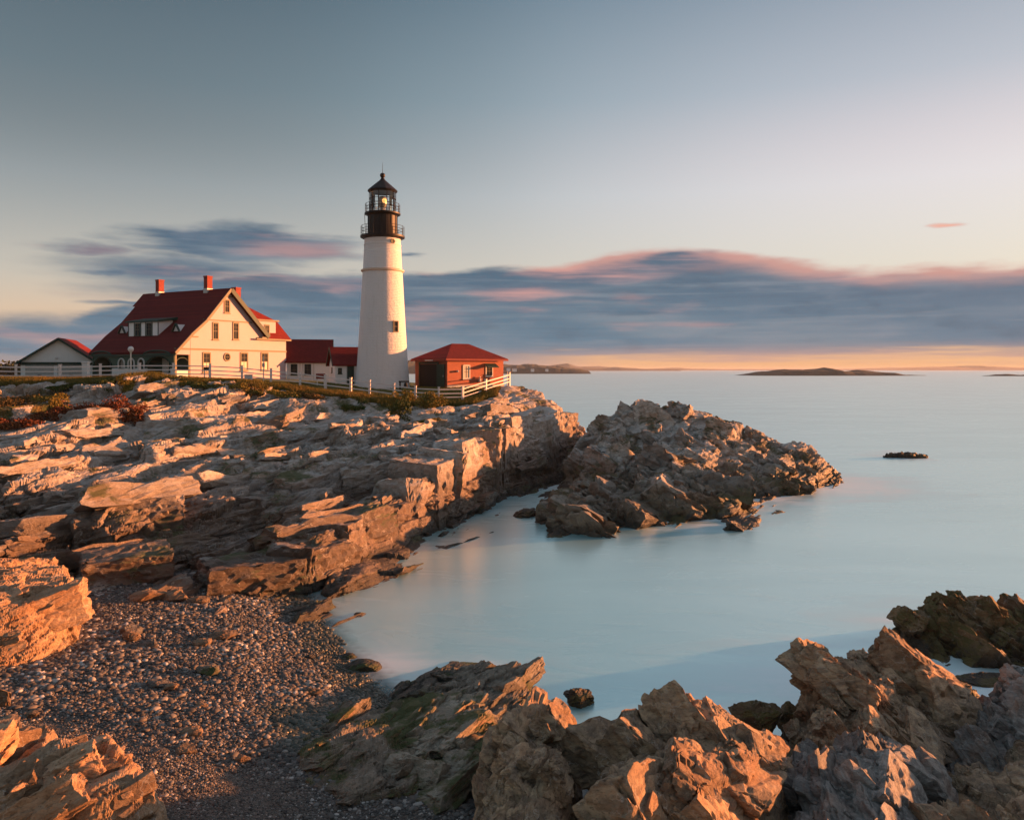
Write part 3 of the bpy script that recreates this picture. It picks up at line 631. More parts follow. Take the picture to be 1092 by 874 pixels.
# ------------------------------------------------------------------ islet
FR_ISL = frame_of((.35, .85, -.2), (.35, -.2, .92))
islet_lines = [
    [P(606, 500, 68), P(612, 472, 69), P(626, 455, 70), P(640, 442, 70.5), P(654, 433, 71), P(672, 428, 72), P(682, 421, 73), P(700, 417, 73.5), P(725, 418, 73.5), P(746, 427, 73), P(760, 434, 72), P(776, 446, 71), P(800, 453, 70), P(835, 464, 70), P(860, 467, 70), P(877, 488, 69), P(890, 506, 70)],
    [P(624, 478, 66), P(650, 455, 67.5), P(690, 436, 70), P(735, 438, 70), P(760, 455, 68), P(800, 470, 66.5), P(840, 478, 67)],
    [P(612, 512, 60), P(640, 492, 61), P(670, 470, 64), P(710, 466, 65), P(750, 480, 63), P(790, 490, 62), P(825, 492, 63), P(850, 492, 66)],
    [P(618, 530, 54.5), P(650, 520, 56), P(690, 515, 56.5), P(720, 500, 57), P(760, 500, 57), P(775, 512, 55.5)],
    [P(640, 534, 52), P(690, 528, 52.5), P(735, 512, 54), P(770, 524, 53), P(788, 536, 52.2)],
    [P(644, 566, 47.2), P(700, 558, 49.2), P(742, 556, 49.8), P(790, 553, 50.8), P(797, 536, 56.5)],
    [P(640, 590, 44), P(745, 580, 45.5), P(805, 572, 47), P(850, 550, 54), P(905, 535, 60)],
    [P(798, 518, 59), P(822, 512, 60.5), P(838, 518, 60.5)],
    [P(800, 531, 58.5), P(830, 528, 60), P(868, 525, 61.5), P(886, 520, 64)],
    # low apron rock at the left front
    [P(566, 562, 48.5), P(580, 545, 50), P(592, 528, 51.5), P(604, 522, 52), P(622, 524, 51.5), P(634, 538, 50)],
    [P(560, 568, 46.8), P(590, 571, 45.7), P(620, 571, 45.8), P(645, 567, 46.8)],
    [P(552, 585, 43.5), P(600, 590, 43), P(640, 588, 43.8)],
    [(-.5, 50, -2), (-.5, 56, -2), (1.5, 60, -1)],
    [(1.5, 62, -2), (3, 72, -1.8), (6, 80, -2), (14, 84, -2.5), (24, 82, -2.5), (32, 74, -2.5), (32, 66, -2.5)],
]
F_ISL = Field(islet_lines, (-4, 36, 40, 88), .16, 1)
def h_isl(X, Y):
    Z = F_ISL(X, Y); Z = Z-.4*sstep(Z, 1., 6.); r = sstep(Z, -1.2, .8)
    return Z+big_facets(X, Y, Z, 4.6, .95, 13)*r+big_facets(X, Y, Z, 1.9, .4, 15)*r
def det_isl(V, N):
    V = blocks(V, N, [(1.9, .42, 41), (.7, .10, 42), (.3, .04, 43)], strata=((.4, .14),))
    return V+N*(fbm(V*np.array((3., 3., 4.)), 61, 3)*.04)[:, None]
islet = rock_sheet('rocky_islet', MAT_ISLET, HGrid(h_isl, (-4, 36, 40, 88), .08, 1), 545, 915, .9, 42, 85, 620, det_isl, cut=lambda V: V[:, 2] > -1.0, slabs=(dict(n=130, L0=1.3, L1=3.6, sub=5, sink=(.9, 1.25), frame=FR_ISL, seed=3, weight=lambda V: (V[:, 2] > .1)+1e-9, asp=(1.35, 1., .85), jit=.12), dict(n=200, L0=.3, L1=.9, sub=3, sink=(.8, 1.3), frame=FR_ISL, seed=4, weight=lambda V: (V[:, 2] > 0)+1e-9)))
tag(islet, 'large craggy rock islet standing in the sea right of the headland', 'rock islet')

# ------------------------------------------------------------------ beach
beach_lines = [
    [(-8.9, 34, 0), (-8.3, 32.6, .0), (-7.3, 30, 0), (-6.3, 27.2, 0), (-5.2, 25.4, 0), (-4.1, 23.6, 0), (-2.9, 22, 0), (-1.4, 20.2, .05), (0, 18.6, .05), (1.8, 17.5, 0)],
    [(-11, 31, .45), (-10, 27, .6), (-8, 23, .6), (-6, 20, .55), (-4, 18, .5), (-1, 16, .5), (1, 14.5, .4)],
    [(-40, 30, 2.2), (-24, 31, 1.1), (-15, 32, .8)], [(-40, 18, 2.4), (-24, 20, 1.5), (-15, 20, 1.05), (-9, 17, .9)], [(-40, 9, 2.4), (-14, 9, 1.2), (0, 9, 1.1), (12, 9, 1.0), (24, 9, 1.)],
    [(-12, 13, 1.0), (-6, 13.5, .85), (0, 13, .75), (4, 12.5, .6)],
    [(-7, 36, -.5), (-5, 31, -.5), (-2.5, 26, -.5), (0, 22.5, -.5), (3, 19.5, -.4), (9, 18, -.3), (24, 16, -.2)],
    [(0, 44, -2.), (6, 30, -2.), (14, 26, -2.), (30, 20, -1.5)], [(-14, 36, .6), (-40, 40, 2)],
]
F_BEACH = Field(beach_lines, (-42, 32, 8, 46), .2, 2, outside=-3)
def h_beach(X, Y):
    Z = F_BEACH(X, Y); V = np.stack([X, Y, X*0], 1)
    return Z+.10*fbm(V*.5, 70, 3)+.02*fbm(V*4, 71, 2)
def beach_mat():
    m, T, b = new_mat('shingle')
    co = T.node('ShaderNodeTexCoord').outputs['Object']
    vo = T.node('ShaderNodeTexVoronoi'); T.put(vo.inputs['Vector'], co); vo.inputs['Scale'].default_value = 26
    c = T.ramp(T.m('MULTIPLY', T.noise(vo.outputs['Position'], 40., 1), 1.), [(.3, (.05, .043, .037)), (.5, (.11, .095, .08)), (.62, (.17, .12, .09)), (.75, (.2, .19, .17))])
    at = T.node('ShaderNodeAttribute', attribute_name='damp').outputs['Fac']
    c = T.mix(T.m('MULTIPLY', at, .7), c, (.02, .022, .015))
    T.put(b.inputs['Base Color'], c); T.put(b.inputs['Roughness'], T.m('SUBTRACT', .85, T.m('MULTIPLY', at, .35)))
    bp = T.node('ShaderNodeBump'); bp.inputs['Distance'].default_value = .04; T.put(bp.inputs['Height'], T.m('SUBTRACT', 1., vo.outputs['Distance'])); T.l.new(bp.outputs[0], b.inputs['Normal'])
    return m
MAT_BEACH = beach_mat()
def damp_f(V):
    z = F_BEACH(V[:, 0], V[:, 1]); n = fbm(np.stack([V[:, 0]*.8, V[:, 1]*.8, V[:, 0]*0], 1), 75, 3)
    X, Y = V[:, 0], V[:, 1]
    weedy = np.exp(-(((X+4.3)/2.2)**2+((Y-20.6)/1.9)**2))
    return np.clip(sstep(z+.12*n, .28, .03)+sstep(weedy+.3*n, .3, .6), 0, 1)
beach = rock_sheet('beach', MAT_BEACH, h_beach, -360, 1300, 4, 8.2, 45, 420, lambda V, N: V, attrs={'damp': damp_f}, smooth=True)
tag(beach, kind='structure')

# ------------------------------------------------------------------ single rocks and outcrops of the near shore
def outcrop(name, mat, lines, box, px, Yr, cols, rows, label, cat='rock outcrop', nsl=(95, 240), ssc=1., asp=(1.6, 1., .68), frame=None, strata=((.16, .05), (.05, .015)), big=(1.6, .35, 21), sml=((1.1, .15, 50), (.5, .05, 51), (.24, .018, 52), (.11, .007, 53)), res=.06, cutz=None, group=None, sm=1, tilt=.7, jag=1.):
    F = Field(lines, box, res, sm, outside=-2.5)
    def h(X, Y):
        Z = F(X, Y); r = sstep(Z, -1.0, .4)
        return Z+big_facets(X, Y, Z, big[0], big[1], big[2], tilt)*r+big_facets(X, Y, Z, big[0]*.45, big[1]*.5, big[2]+3)*r
    def det(V, N):
        V = blocks(V, N, sml, jag, frame, strata)
        return V+N*(fbm(V*7, 62, 3)*.006*jag)[:, None]
    cut = lambda V: V[:, 2] > np.maximum(h_beach(V[:, 0], V[:, 1])-.25, -.6)
    wf = lambda V: (V[:, 2] > np.maximum(h_beach(V[:, 0], V[:, 1]), 0)+.05)*1.+1e-9
    sl = (dict(n=nsl[0], L0=.35*ssc, L1=1.55*ssc, sub=5, frame=frame, seed=big[2], weight=wf, asp=asp, rough=.038), dict(n=nsl[1], L0=.12*ssc, L1=.42*ssc, sub=3, frame=frame, seed=big[2]+50, weight=wf, asp=asp, rough=.03))
    o = rock_sheet(name, mat, HGrid(h, box, .045, 1), px[0], px[1], (px[1]-px[0])/cols, Yr[0], Yr[1], rows, det, cut=cut, slabs=sl)
    return tag(o, label, cat, group)
def ring(cx, cy, pts, z): return [(cx+a, cy+b, z) for a, b in pts]

FR_NEAR = frame_of((.30, .85, -.1), (.50, -.30, .80)); FR_LEFT = frame_of((.75, .55, .25), (-.45, -.1, .88))
NEARG = 'rock outcrops along the near shore'
# left edge: the big split ledge block
outcrop('ledge_boulder', MAT_ORANGE, [
    [P(-260, 600, 27), P(-60, 600, 27.5), P(20, 604, 28.2), P(66, 600, 28.6), P(74, 608, 27.6), P(80, 622, 26)],
    [P(-260, 640, 22.6), P(-60, 640, 23), P(0, 645, 23.2), P(30, 648, 23.6), P(60, 640, 24.6), P(78, 640, 25.2)],
    [P(-260, 735, 22.3), P(-60, 728, 22.4), P(0, 722, 22.7), P(30, 716, 23.2), P(60, 706, 24.1), P(82, 696, 25)],
    [P(86, 690, 25.6), P(84, 668, 27.6), P(78, 655, 29)], [(-19, 36, 1), (-36, 36, 1.5)], [P(-260, 800, 19), P(0, 760, 21), P(110, 706, 25)],
], (-36, -10, 17, 37), (-260, 100), (20.5, 31.5), 330, 300, 'tall ochre split ledge block at the left edge above the shingle', frame=FR_LEFT, nsl=(30, 90), asp=(1.8, 1., .7), big=(2.2, .22, 23), sml=((.9, .10, 51), (.4, .07, 52), (.18, .03, 53)))
# bottom left corner boulder
outcrop('corner_boulder', MAT_ORANGE, [
    [P(-160, 800, 15), P(-60, 790, 15), P(0, 806, 14.8), P(30, 794, 14.9), P(62, 776, 15), P(80, 778, 15), P(110, 792, 14.8), P(132, 800, 14.6), P(148, 806, 14.3)],
    [P(158, 822, 14.3), P(171, 852, 13.9), P(176, 900, 14)], [P(-160, 860, 12.8), P(0, 850, 13), P(60, 836, 13.3), P(110, 838, 13.3), P(150, 842, 13.6)],
    [P(-160, 960, 11.8), P(0, 950, 12.1), P(90, 920, 12.8), P(160, 905, 13.4)], [P(-160, 850, 17.3), P(0, 850, 17.4), P(80, 843, 17.3), P(150, 856, 16.4), P(190, 880, 15)],
    [P(-160, 1100, 10.5), P(60, 1000, 11.5), P(200, 920, 13.5)],
], (-20, -4, 9.5, 20), (-160, 195), (10.8, 17.6), 330, 300, 'jagged ochre boulder with a dark cleft in the bottom left corner of the beach', nsl=(26, 80), asp=(1.7, 1., .7), frame=FR_LEFT, big=(1.1, .22, 24), tilt=1.1)
# bottom middle: pinnacle
outcrop('pinnacle_rock', MAT_NEAR, [
    [P(549, 772, 16.2), P(556, 752, 16.4), P(572, 748, 16.5), P(590, 745, 16.4), P(605, 752, 16.2)], [P(608, 780, 16), P(606, 800, 15.6), P(604, 830, 14.8)],
    [P(552, 800, 15.2), P(580, 800, 15.0), P(600, 800, 14.9)], [P(535, 806, 15), P(550, 816, 14.6), P(575, 826, 14.2), P(596, 822, 14.1)],
    [P(520, 835, 14.6), P(540, 850, 13.6), P(570, 860, 13.1), P(600, 860, 13)], [P(505, 866, 14.2), P(512, 900, 13.2), P(560, 920, 12), P(600, 920, 12)],
    [P(496, 880, 14.9), P(488, 920, 13.6), P(500, 990, 12), P(600, 1000, 11)], [P(525, 812, 16.6), P(545, 812, 17.6), P(590, 812, 17.8), P(622, 812, 17)], [P(622, 830, 16), P(618, 880, 14), P(616, 950, 12)],
], (-3, 3, 9.5, 19.5), (484, 628), (10.8, 18.2), 200, 330, 'upright craggy pinnacle rock, warm lit, between the shingle and the sea', frame=FR_NEAR, nsl=(60, 180), ssc=.75, big=(1.0, .34, 25), tilt=1.2)
# bottom middle: long broken ridge
outcrop('broken_ridge_rock', MAT_NEAR, [
    [P(636, 792, 15.7), P(641, 773, 15.6), P(670, 770, 15.4), P(700, 766, 15.7), P(704, 742, 16), P(716, 737, 16.2), P(730, 739, 16.2), P(748, 752, 16), P(770, 764, 15.6), P(790, 776, 15.3), P(806, 782, 15.1), P(822, 800, 14.8), P(829, 822, 14.5)],
    [P(645, 812, 14.8), P(690, 806, 14.5), P(730, 790, 14.8), P(770, 800, 14.5), P(806, 822, 14.1)],
    [P(640, 850, 13.4), P(680, 836, 13.2), P(720, 812, 13.5), P(760, 830, 13.3), P(800, 850, 13.3)],
    [P(650, 880, 12.2), P(740, 860, 12.2), P(800, 890, 12.4)], [P(640, 960, 11), P(740, 950, 10.6), P(810, 960, 11)],
    [P(632, 830, 15.6), P(622, 880, 13.8), P(620, 960, 12)], [P(632, 822, 16.7), P(700, 822, 16.9), P(760, 822, 16.7), P(820, 836, 15.9), P(844, 850, 15.), P(842, 900, 13.6), P(836, 960, 12)],
], (-1.5, 6.5, 9.5, 19.5), (616, 850), (10.6, 18), 300, 360, 'long broken brown ridge rock at the bottom middle with a diagonal cleft', frame=FR_NEAR, big=(1.1, .34, 26), tilt=1.1)
# right: the great slanting outcrop
outcrop('slanting_outcrop', MAT_NEAR, [
    [P(860, 740, 20.3), P(864, 704, 20.4), P(872, 696, 20.6), P(884, 694, 20.8), P(898, 688, 21.2), P(915, 683, 21.6), P(938, 681, 21.9), P(952, 688, 21.9), P(962, 700, 21.8), P(985, 712, 21.6), P(1003, 728, 21)],
    [P(872, 730, 19.6), P(900, 720, 19.9), P(930, 712, 20.5), P(960, 730, 20.3), P(995, 748, 19.9), P(1008, 765, 19.4)],
    [P(868, 775, 18.2), P(905, 760, 18.5), P(930, 770, 18.2), P(945, 790, 17.5), P(965, 800, 17.2)],
    [P(858, 800, 17.8), P(880, 805, 17.2), P(930, 815, 16.8), P(1000, 790, 18.2)], [P(848, 780, 19.4), P(846, 810, 18.2)],
    [P(872, 745, 22.4), P(940, 735, 23.2), P(1000, 745, 23), P(1020, 755, 22)], [P(1022, 775, 20.6), P(1020, 810, 19), P(990, 840, 17.6)], [P(840, 790, 20), P(838, 825, 18), P(900, 850, 16.4), P(980, 850, 16.6)],
], (5, 14, 14, 25), (834, 1028), (15.5, 23.8), 280, 330, 'high slanting outcrop of tilted red brown slabs right of the dark shore boulder', frame=FR_NEAR, big=(1.2, .34, 27), tilt=1.2)
outcrop('crumbling_grey_outcrop', MAT_NEARGREY, [
    [P(850, 820, 16.4), P(880, 802, 16.3), P(920, 798, 16.3), P(960, 808, 16.2), P(985, 820, 15.8)], [P(838, 850, 15), P(870, 830, 15), P(930, 824, 14.9), P(980, 840, 14.8)],
    [P(845, 880, 13.4), P(900, 866, 13.4), P(960, 862, 13.5), P(985, 880, 13.8)], [P(850, 960, 11.6), P(930, 950, 11.4), P(990, 950, 12)],
    [P(832, 870, 15.6), P(828, 900, 14), P(836, 960, 12.4)], [P(845, 850, 17.2), P(900, 844, 17.6), P(960, 850, 17.2), P(1000, 860, 16.2)], [P(1000, 880, 14.8), P(1004, 940, 13)],
], (4, 9, 10, 19), (826, 1008), (11, 17.8), 250, 300, 'crumbling dark grey outcrop at the bottom right below the slanting slabs', frame=FR_NEAR, big=(.9, .26, 28), tilt=.9)
outcrop('smooth_brown_ledge', MAT_NEAR, [
    [P(1000, 850, 15.6), P(1020, 826, 16), P(1060, 815, 16), P(1100, 800, 16), P(1160, 790, 16), P(1300, 780, 16)], [P(1000, 880, 14), P(1040, 858, 14), P(1100, 850, 14), P(1300, 840, 14)],
    [P(990, 960, 12.2), P(1060, 930, 12), P(1300, 930, 12)], [P(992, 900, 15), P(996, 870, 16.6)], [P(1010, 870, 17.2), P(1060, 850, 17.6), P(1300, 830, 18)],
], (6, 17, 11, 19), (984, 1300), (11.5, 17.8), 300, 260, 'smooth rounded brown ledge in the bottom right corner', frame=FR_NEAR, big=(1.5, .24, 29), tilt=.6, jag=.7)
outcrop('jointed_slab_outcrop', MAT_NEARGREY, [
    [P(1062, 760, 20), P(1066, 714, 20.6), P(1080, 708, 20.8), P(1100, 704, 21), P(1160, 690, 21), P(1300, 690, 21)], [P(1000, 792, 19), P(1020, 775, 19.3), P(1060, 768, 19.2), P(1100, 762, 19), P(1300, 750, 19)],
    [P(1000, 815, 17.6), P(1050, 800, 17.4), P(1100, 800, 17.2), P(1300, 795, 17)], [P(1000, 812, 19.4), P(1030, 792, 20.4), P(1056, 786, 21.2), P(1062, 770, 22)], [P(1000, 845, 16.8), P(1060, 842, 16.6), P(1300, 840, 16)],
    [P(1080, 765, 22.6), P(1300, 760, 23)],
], (8, 21, 14, 24), (992, 1300), (16, 22.6), 300, 260, 'jointed grey slab outcrop at the right edge beside the little inlet', frame=FR_NEAR, nsl=(90, 260), big=(1.5, .26, 30), tilt=.8)
outcrop('weedy_sea_rock', MAT_WEED, [
    [P(955, 662, 28), P(957, 645, 28.1), P(972, 648, 28), P(985, 650, 28.2), P(1000, 640, 28.6), P(1020, 634, 28.8), P(1040, 640, 28.6), P(1060, 646, 28.6), P(1092, 654, 28.6), P(1200, 665, 28), P(1300, 690, 27.5)],
    [P(962, 675, 27.2), P(1000, 668, 27.4), P(1045, 668, 27.4), P(1092, 680, 27), P(1300, 700, 26.6)], [P(957, 693, 26.9), P(1000, 703, 26.2), P(1060, 705, 26), P(1100, 708, 25.7), P(1300, 712, 25.4)],
    [P(950, 720, 25.6), P(1060, 725, 25), P(1300, 730, 24.5)], [P(944, 680, 28.5), P(955, 690, 30), P(1020, 690, 31), P(1300, 690, 31)],
], (12, 30, 23.5, 32), (940, 1300), (24.5, 30.5), 340, 260, 'humped brown weed covered rock in the sea at the right edge', frame=FR_NEAR, nsl=(90, 260), big=(1.7, .36, 34), tilt=.9)
outcrop('mossy_ledge', MAT_MOSS, [
    [P(412, 742, 23.4), P(425, 730, 24), P(440, 723, 24.2), P(462, 716, 24.2), P(490, 713, 24.3), P(520, 713, 24), P(545, 712, 23.8), P(560, 714, 23.3)],
    [P(563, 740, 22), P(556, 760, 21.2), P(548, 782, 20)], [P(425, 765, 20.8), P(470, 750, 21), P(510, 742, 21.4), P(545, 742, 21.6)], [P(440, 790, 19), P(480, 775, 19.3), P(520, 765, 19.8)],
    [P(430, 800, 18.4), P(470, 814, 17.7), P(510, 812, 17.5), P(530, 800, 18)], [P(402, 752, 23.2), P(412, 790, 20), P(420, 812, 18.2)], [P(572, 755, 22.4), P(566, 790, 20), P(540, 830, 17.4)],
    [P(415, 752, 25.2), P(470, 742, 26), P(560, 742, 25.6), P(575, 750, 24)], [P(430, 830, 17), P(500, 838, 16.7)],
], (-5, 2, 15.5, 27), (395, 582), (16.5, 25.6), 260, 300, 'tilted mossy ledge with orange lit edges between beach and sea', nsl=(40, 90), asp=(1.8, 1., .32), big=(1.3, .20, 36), sml=((.7, .10, 51), (.32, .05, 52), (.14, .025, 53)))
outcrop('flat_mossy_slab', MAT_SLAB, [
    [P(330, 778, 20), P(360, 768, 20.4), P(400, 772, 20), P(440, 778, 19.4)], [P(325, 800, 18.4), P(370, 795, 18.4), P(410, 792, 18.6), P(448, 800, 18.2)], [P(330, 826, 17.4), P(380, 832, 17.1), P(430, 826, 17.3), P(452, 815, 17.8)],
    [P(310, 805, 18.4), P(315, 775, 21), P(360, 762, 22), P(440, 770, 21), P(466, 800, 18.8), P(450, 842, 16.6), P(370, 852, 16.2), P(315, 838, 17), P(310, 805, 18.4)],
], (-6, -1, 15, 23), (308, 468), (15.8, 22), 220, 200, 'low flat greenish slab on the shingle in front of the mossy ledge', nsl=(12, 40), ssc=.7, asp=(1.6, 1., .25), big=(.9, .14, 37), sml=((.5, .07, 51), (.25, .04, 52), (.12, .02, 53)), cat='rock slab')

def boulder(name, mat, c, r, label, cat='rock', rz=0., seed=1, group=None, sub=5, amp=.33):
    """a broken stone: icosphere squared by plane cuts, then small blocks"""
    bm = bmesh.new(); bmesh.ops.create_icosphere(bm, subdivisions=sub, radius=1)
    V = np.array([v.co[:] for v in bm.verts]); F = np.array([[v.index for v in f.verts] for f in bm.faces]); bm.free()
    rg = np.random.default_rng(seed)
    for k in range(11):
        n = rg.normal(size=3); n /= np.linalg.norm(n); d = rg.uniform(.5, .8)
        s_ = V@n; V = V-np.outer(np.clip(s_-d, 0, None)*.93, n)
    V = V*np.array(r); cr, sr = math.cos(rz), math.sin(rz); V = V@np.array([[cr, sr, 0], [-sr, cr, 0], [0, 0, 1]])
    N = V/np.array(r)**2; N /= np.linalg.norm(N, axis=1, keepdims=True); m = min(r)
    W = V+np.array(c)
    W = blocks(W, N, [(m*1.1, m*amp*.6, seed), (m*.5, m*amp*.3, seed+1), (m*.22, m*amp*.12, seed+2)])
    o = link(name, np_mesh(name, W-np.array(c), F), mat); o.location = c
    return tag(o, label, cat, group)
def at(px, py, Y, dz=0.): p = P(px, py, Y); return (p[0], p[1], p[2]+dz)
def sea(px, py): return PZ(px, py, 0.)
b = sea(620, 748); boulder('sea_rock', MAT_WEED, (b[0], b[1], .05), (.42, .5, .42), 'small dark rock awash in the sea beside the mossy ledge', seed=3)
b = sea(606, 740); boulder('sea_rock', MAT_WEED, (b[0], b[1], -.08), (.22, .25, .2), 'tiny knob of rock touching the small dark rock awash', seed=4)
b = sea(967, 488); boulder('sea_rock', MAT_ISLET, (b[0], b[1]+.5, .0), (2.9, 1.3, .42), 'flat lone rock awash far out right of the islet', seed=5, amp=1.3)
b = sea(561, 550); boulder('sea_rock', MAT_ISLET, (b[0], b[1], .1), (.9, .8, .5), 'low dark rock in the narrow channel left of the islet', seed=6)
b = sea(382, 712); boulder('sea_rock', MAT_MOSS, (b[0], b[1], .02), (.75, .5, .22), 'flat weedy rock at the edge of the shingle, lapped by water', seed=7, amp=.25)
b = sea(372, 700); boulder('sea_rock', MAT_MOSS, (b[0], b[1], -.03), (.3, .25, .16), 'little wet rock just behind the flat weedy rock at the waterline', seed=8)
b = sea(1052, 726); boulder('sea_rock', MAT_WEED, (b[0], b[1], .0), (1.0, .5, .22), 'low reddish rock awash in the little inlet at the right edge', seed=9, amp=.22)
b = sea(1012, 745); boulder('sea_rock', MAT_WEED, (b[0], b[1], .05), (.9, .6, .42), 'wet weedy rock between the slanting outcrop and the inlet', seed=10)
b = sea(947, 676); boulder('sea_rock', MAT_WEED, (b[0], b[1], .0), (.2, .2, .22), 'small weedy knob off the left end of the humped sea rock', seed=11)
c = at(808, 768, 19.3); boulder('shore_boulder', MAT_WEED, (c[0], c[1], c[2]), (.72, .7, .5), 'rounded dark brown boulder behind the broken ridge', 'boulder', seed=12, amp=.2)
c = at(845, 765, 19.8); boulder('shore_boulder', MAT_WEED, (c[0], c[1], c[2]), (.45, .5, .5), 'dark boulder wedged against the left foot of the slanting outcrop', 'boulder', seed=13, amp=.25)
c = at(822, 793, 18); boulder('shore_boulder', MAT_ISLET, (c[0], c[1], c[2]-.08), (.6, .5, .26), 'pale grey flat boulder in the gap behind the broken ridge', 'boulder', seed=14, amp=.2)
c = at(838, 830, 17); boulder('shore_boulder', MAT_NEARGREY, (c[0], c[1], c[2]-.1), (.5, .6, .4), 'shadowed grey boulder in the gap below the pale flat boulder', 'boulder', seed=15, amp=.25)
# loose stones on the shingle: px, py, width px, height px, material, label
ST = [(140, 672, 26, 13, MAT_NEARGREY, 'long flat grey stone by the upper shingle, left of the orange one'), (139, 678, 18, 14, MAT_ORANGE, 'bright orange wedge stone standing on the upper shingle'),
      (160, 686, 20, 9, MAT_NEARGREY, 'pale tilted slab stone right of the orange wedge stone'), (105, 682, 12, 8, MAT_ISLET, 'pale round stone near the ledge block'),
      (218, 684, 18, 9, MAT_ORANGE, 'orange blocky stone left of the long reddish one'), (238, 676, 30, 8, MAT_NEAR, 'long reddish brown stone lying on the shingle'),
      (225, 713, 26, 11, MAT_MOSS, 'mossy dark stone in the middle of the shingle'), (183, 731, 16, 6, MAT_ORANGE, 'small orange stone right of a dark slab stone'),
      (170, 727, 22, 6, MAT_NEARGREY, 'thin dark slab stone beside the small orange stone'), (207, 779, 26, 10, MAT_ORANGE, 'broad brown stone low on the shingle above the gravel'),
      (197, 800, 26, 9, MAT_NEAR, 'slanting brown stone just below the broad brown stone'), (259, 808, 14, 8, MAT_ORANGE, 'small rusty stone on the fine gravel'),
      (334, 737, 14, 6, MAT_ORANGE, 'small orange stone nearest the water'), (346, 722, 14, 5, MAT_ORANGE, 'little reddish stone on the right of the shingle by the water'),
      (250, 750, 12, 6, MAT_NEAR, 'reddish pebble stone above the pale cobbles'), (214, 752, 14, 5, MAT_ORANGE, 'flat rusty stone near the centre of the shingle'),
      (160, 634, 34, 16, MAT_ORANGE, 'large orange fallen stone below the ledge wall'), (188, 636, 24, 14, MAT_ORANGE, 'angular fallen stone right of the large one below the ledge'),
      (210, 640, 20, 9, MAT_NEAR, 'low fallen stone at the back edge of the shingle'), (3, 745, 18, 30, MAT_ORANGE, 'pale orange stone cut by the left edge of the picture'),
      (240, 640, 12, 8, MAT_NEAR, 'small fallen stone by the foot of the long ledge'), (120, 700, 10, 6, MAT_ISLET, 'pale cobble under the flat grey stones'),
      (115, 757, 9, 6, MAT_ISLET, 'white cobble left of the broad brown stone'), (35, 760, 14, 6, MAT_NEAR, 'brown stone behind the corner boulder'), (330, 700, 12, 5, MAT_NEARGREY, 'grey stone where the shingle meets the water'),
      (170, 802, 18, 7, MAT_NEARGREY, 'dull flat stone beside the corner boulder'), (304, 760, 12, 6, MAT_MOSS, 'green weedy stone left of the flat mossy slab')]
for i, (px, py, w, h, mt, lb) in enumerate(ST):
    u = (px-546)/FPX; ys = np.linspace(12, 34, 900); zz = F_BEACH(u*ys, ys); pyy = 394+(CAMZ-zz)*FPX/ys; k = int(np.argmin(abs(pyy-py-h*.25))); Y = ys[k]
    rw = w*Y/FPX*.66; rh = max(h*Y/FPX*.62, .06)
    boulder('beach_stone', mt, (u*Y, Y, zz[k]+rh*.35), (rw, rw*.75, rh), lb, 'stone', rz=random.uniform(-.5, .5), seed=100+i, group='loose stones on the shingle', sub=4, amp=.3)

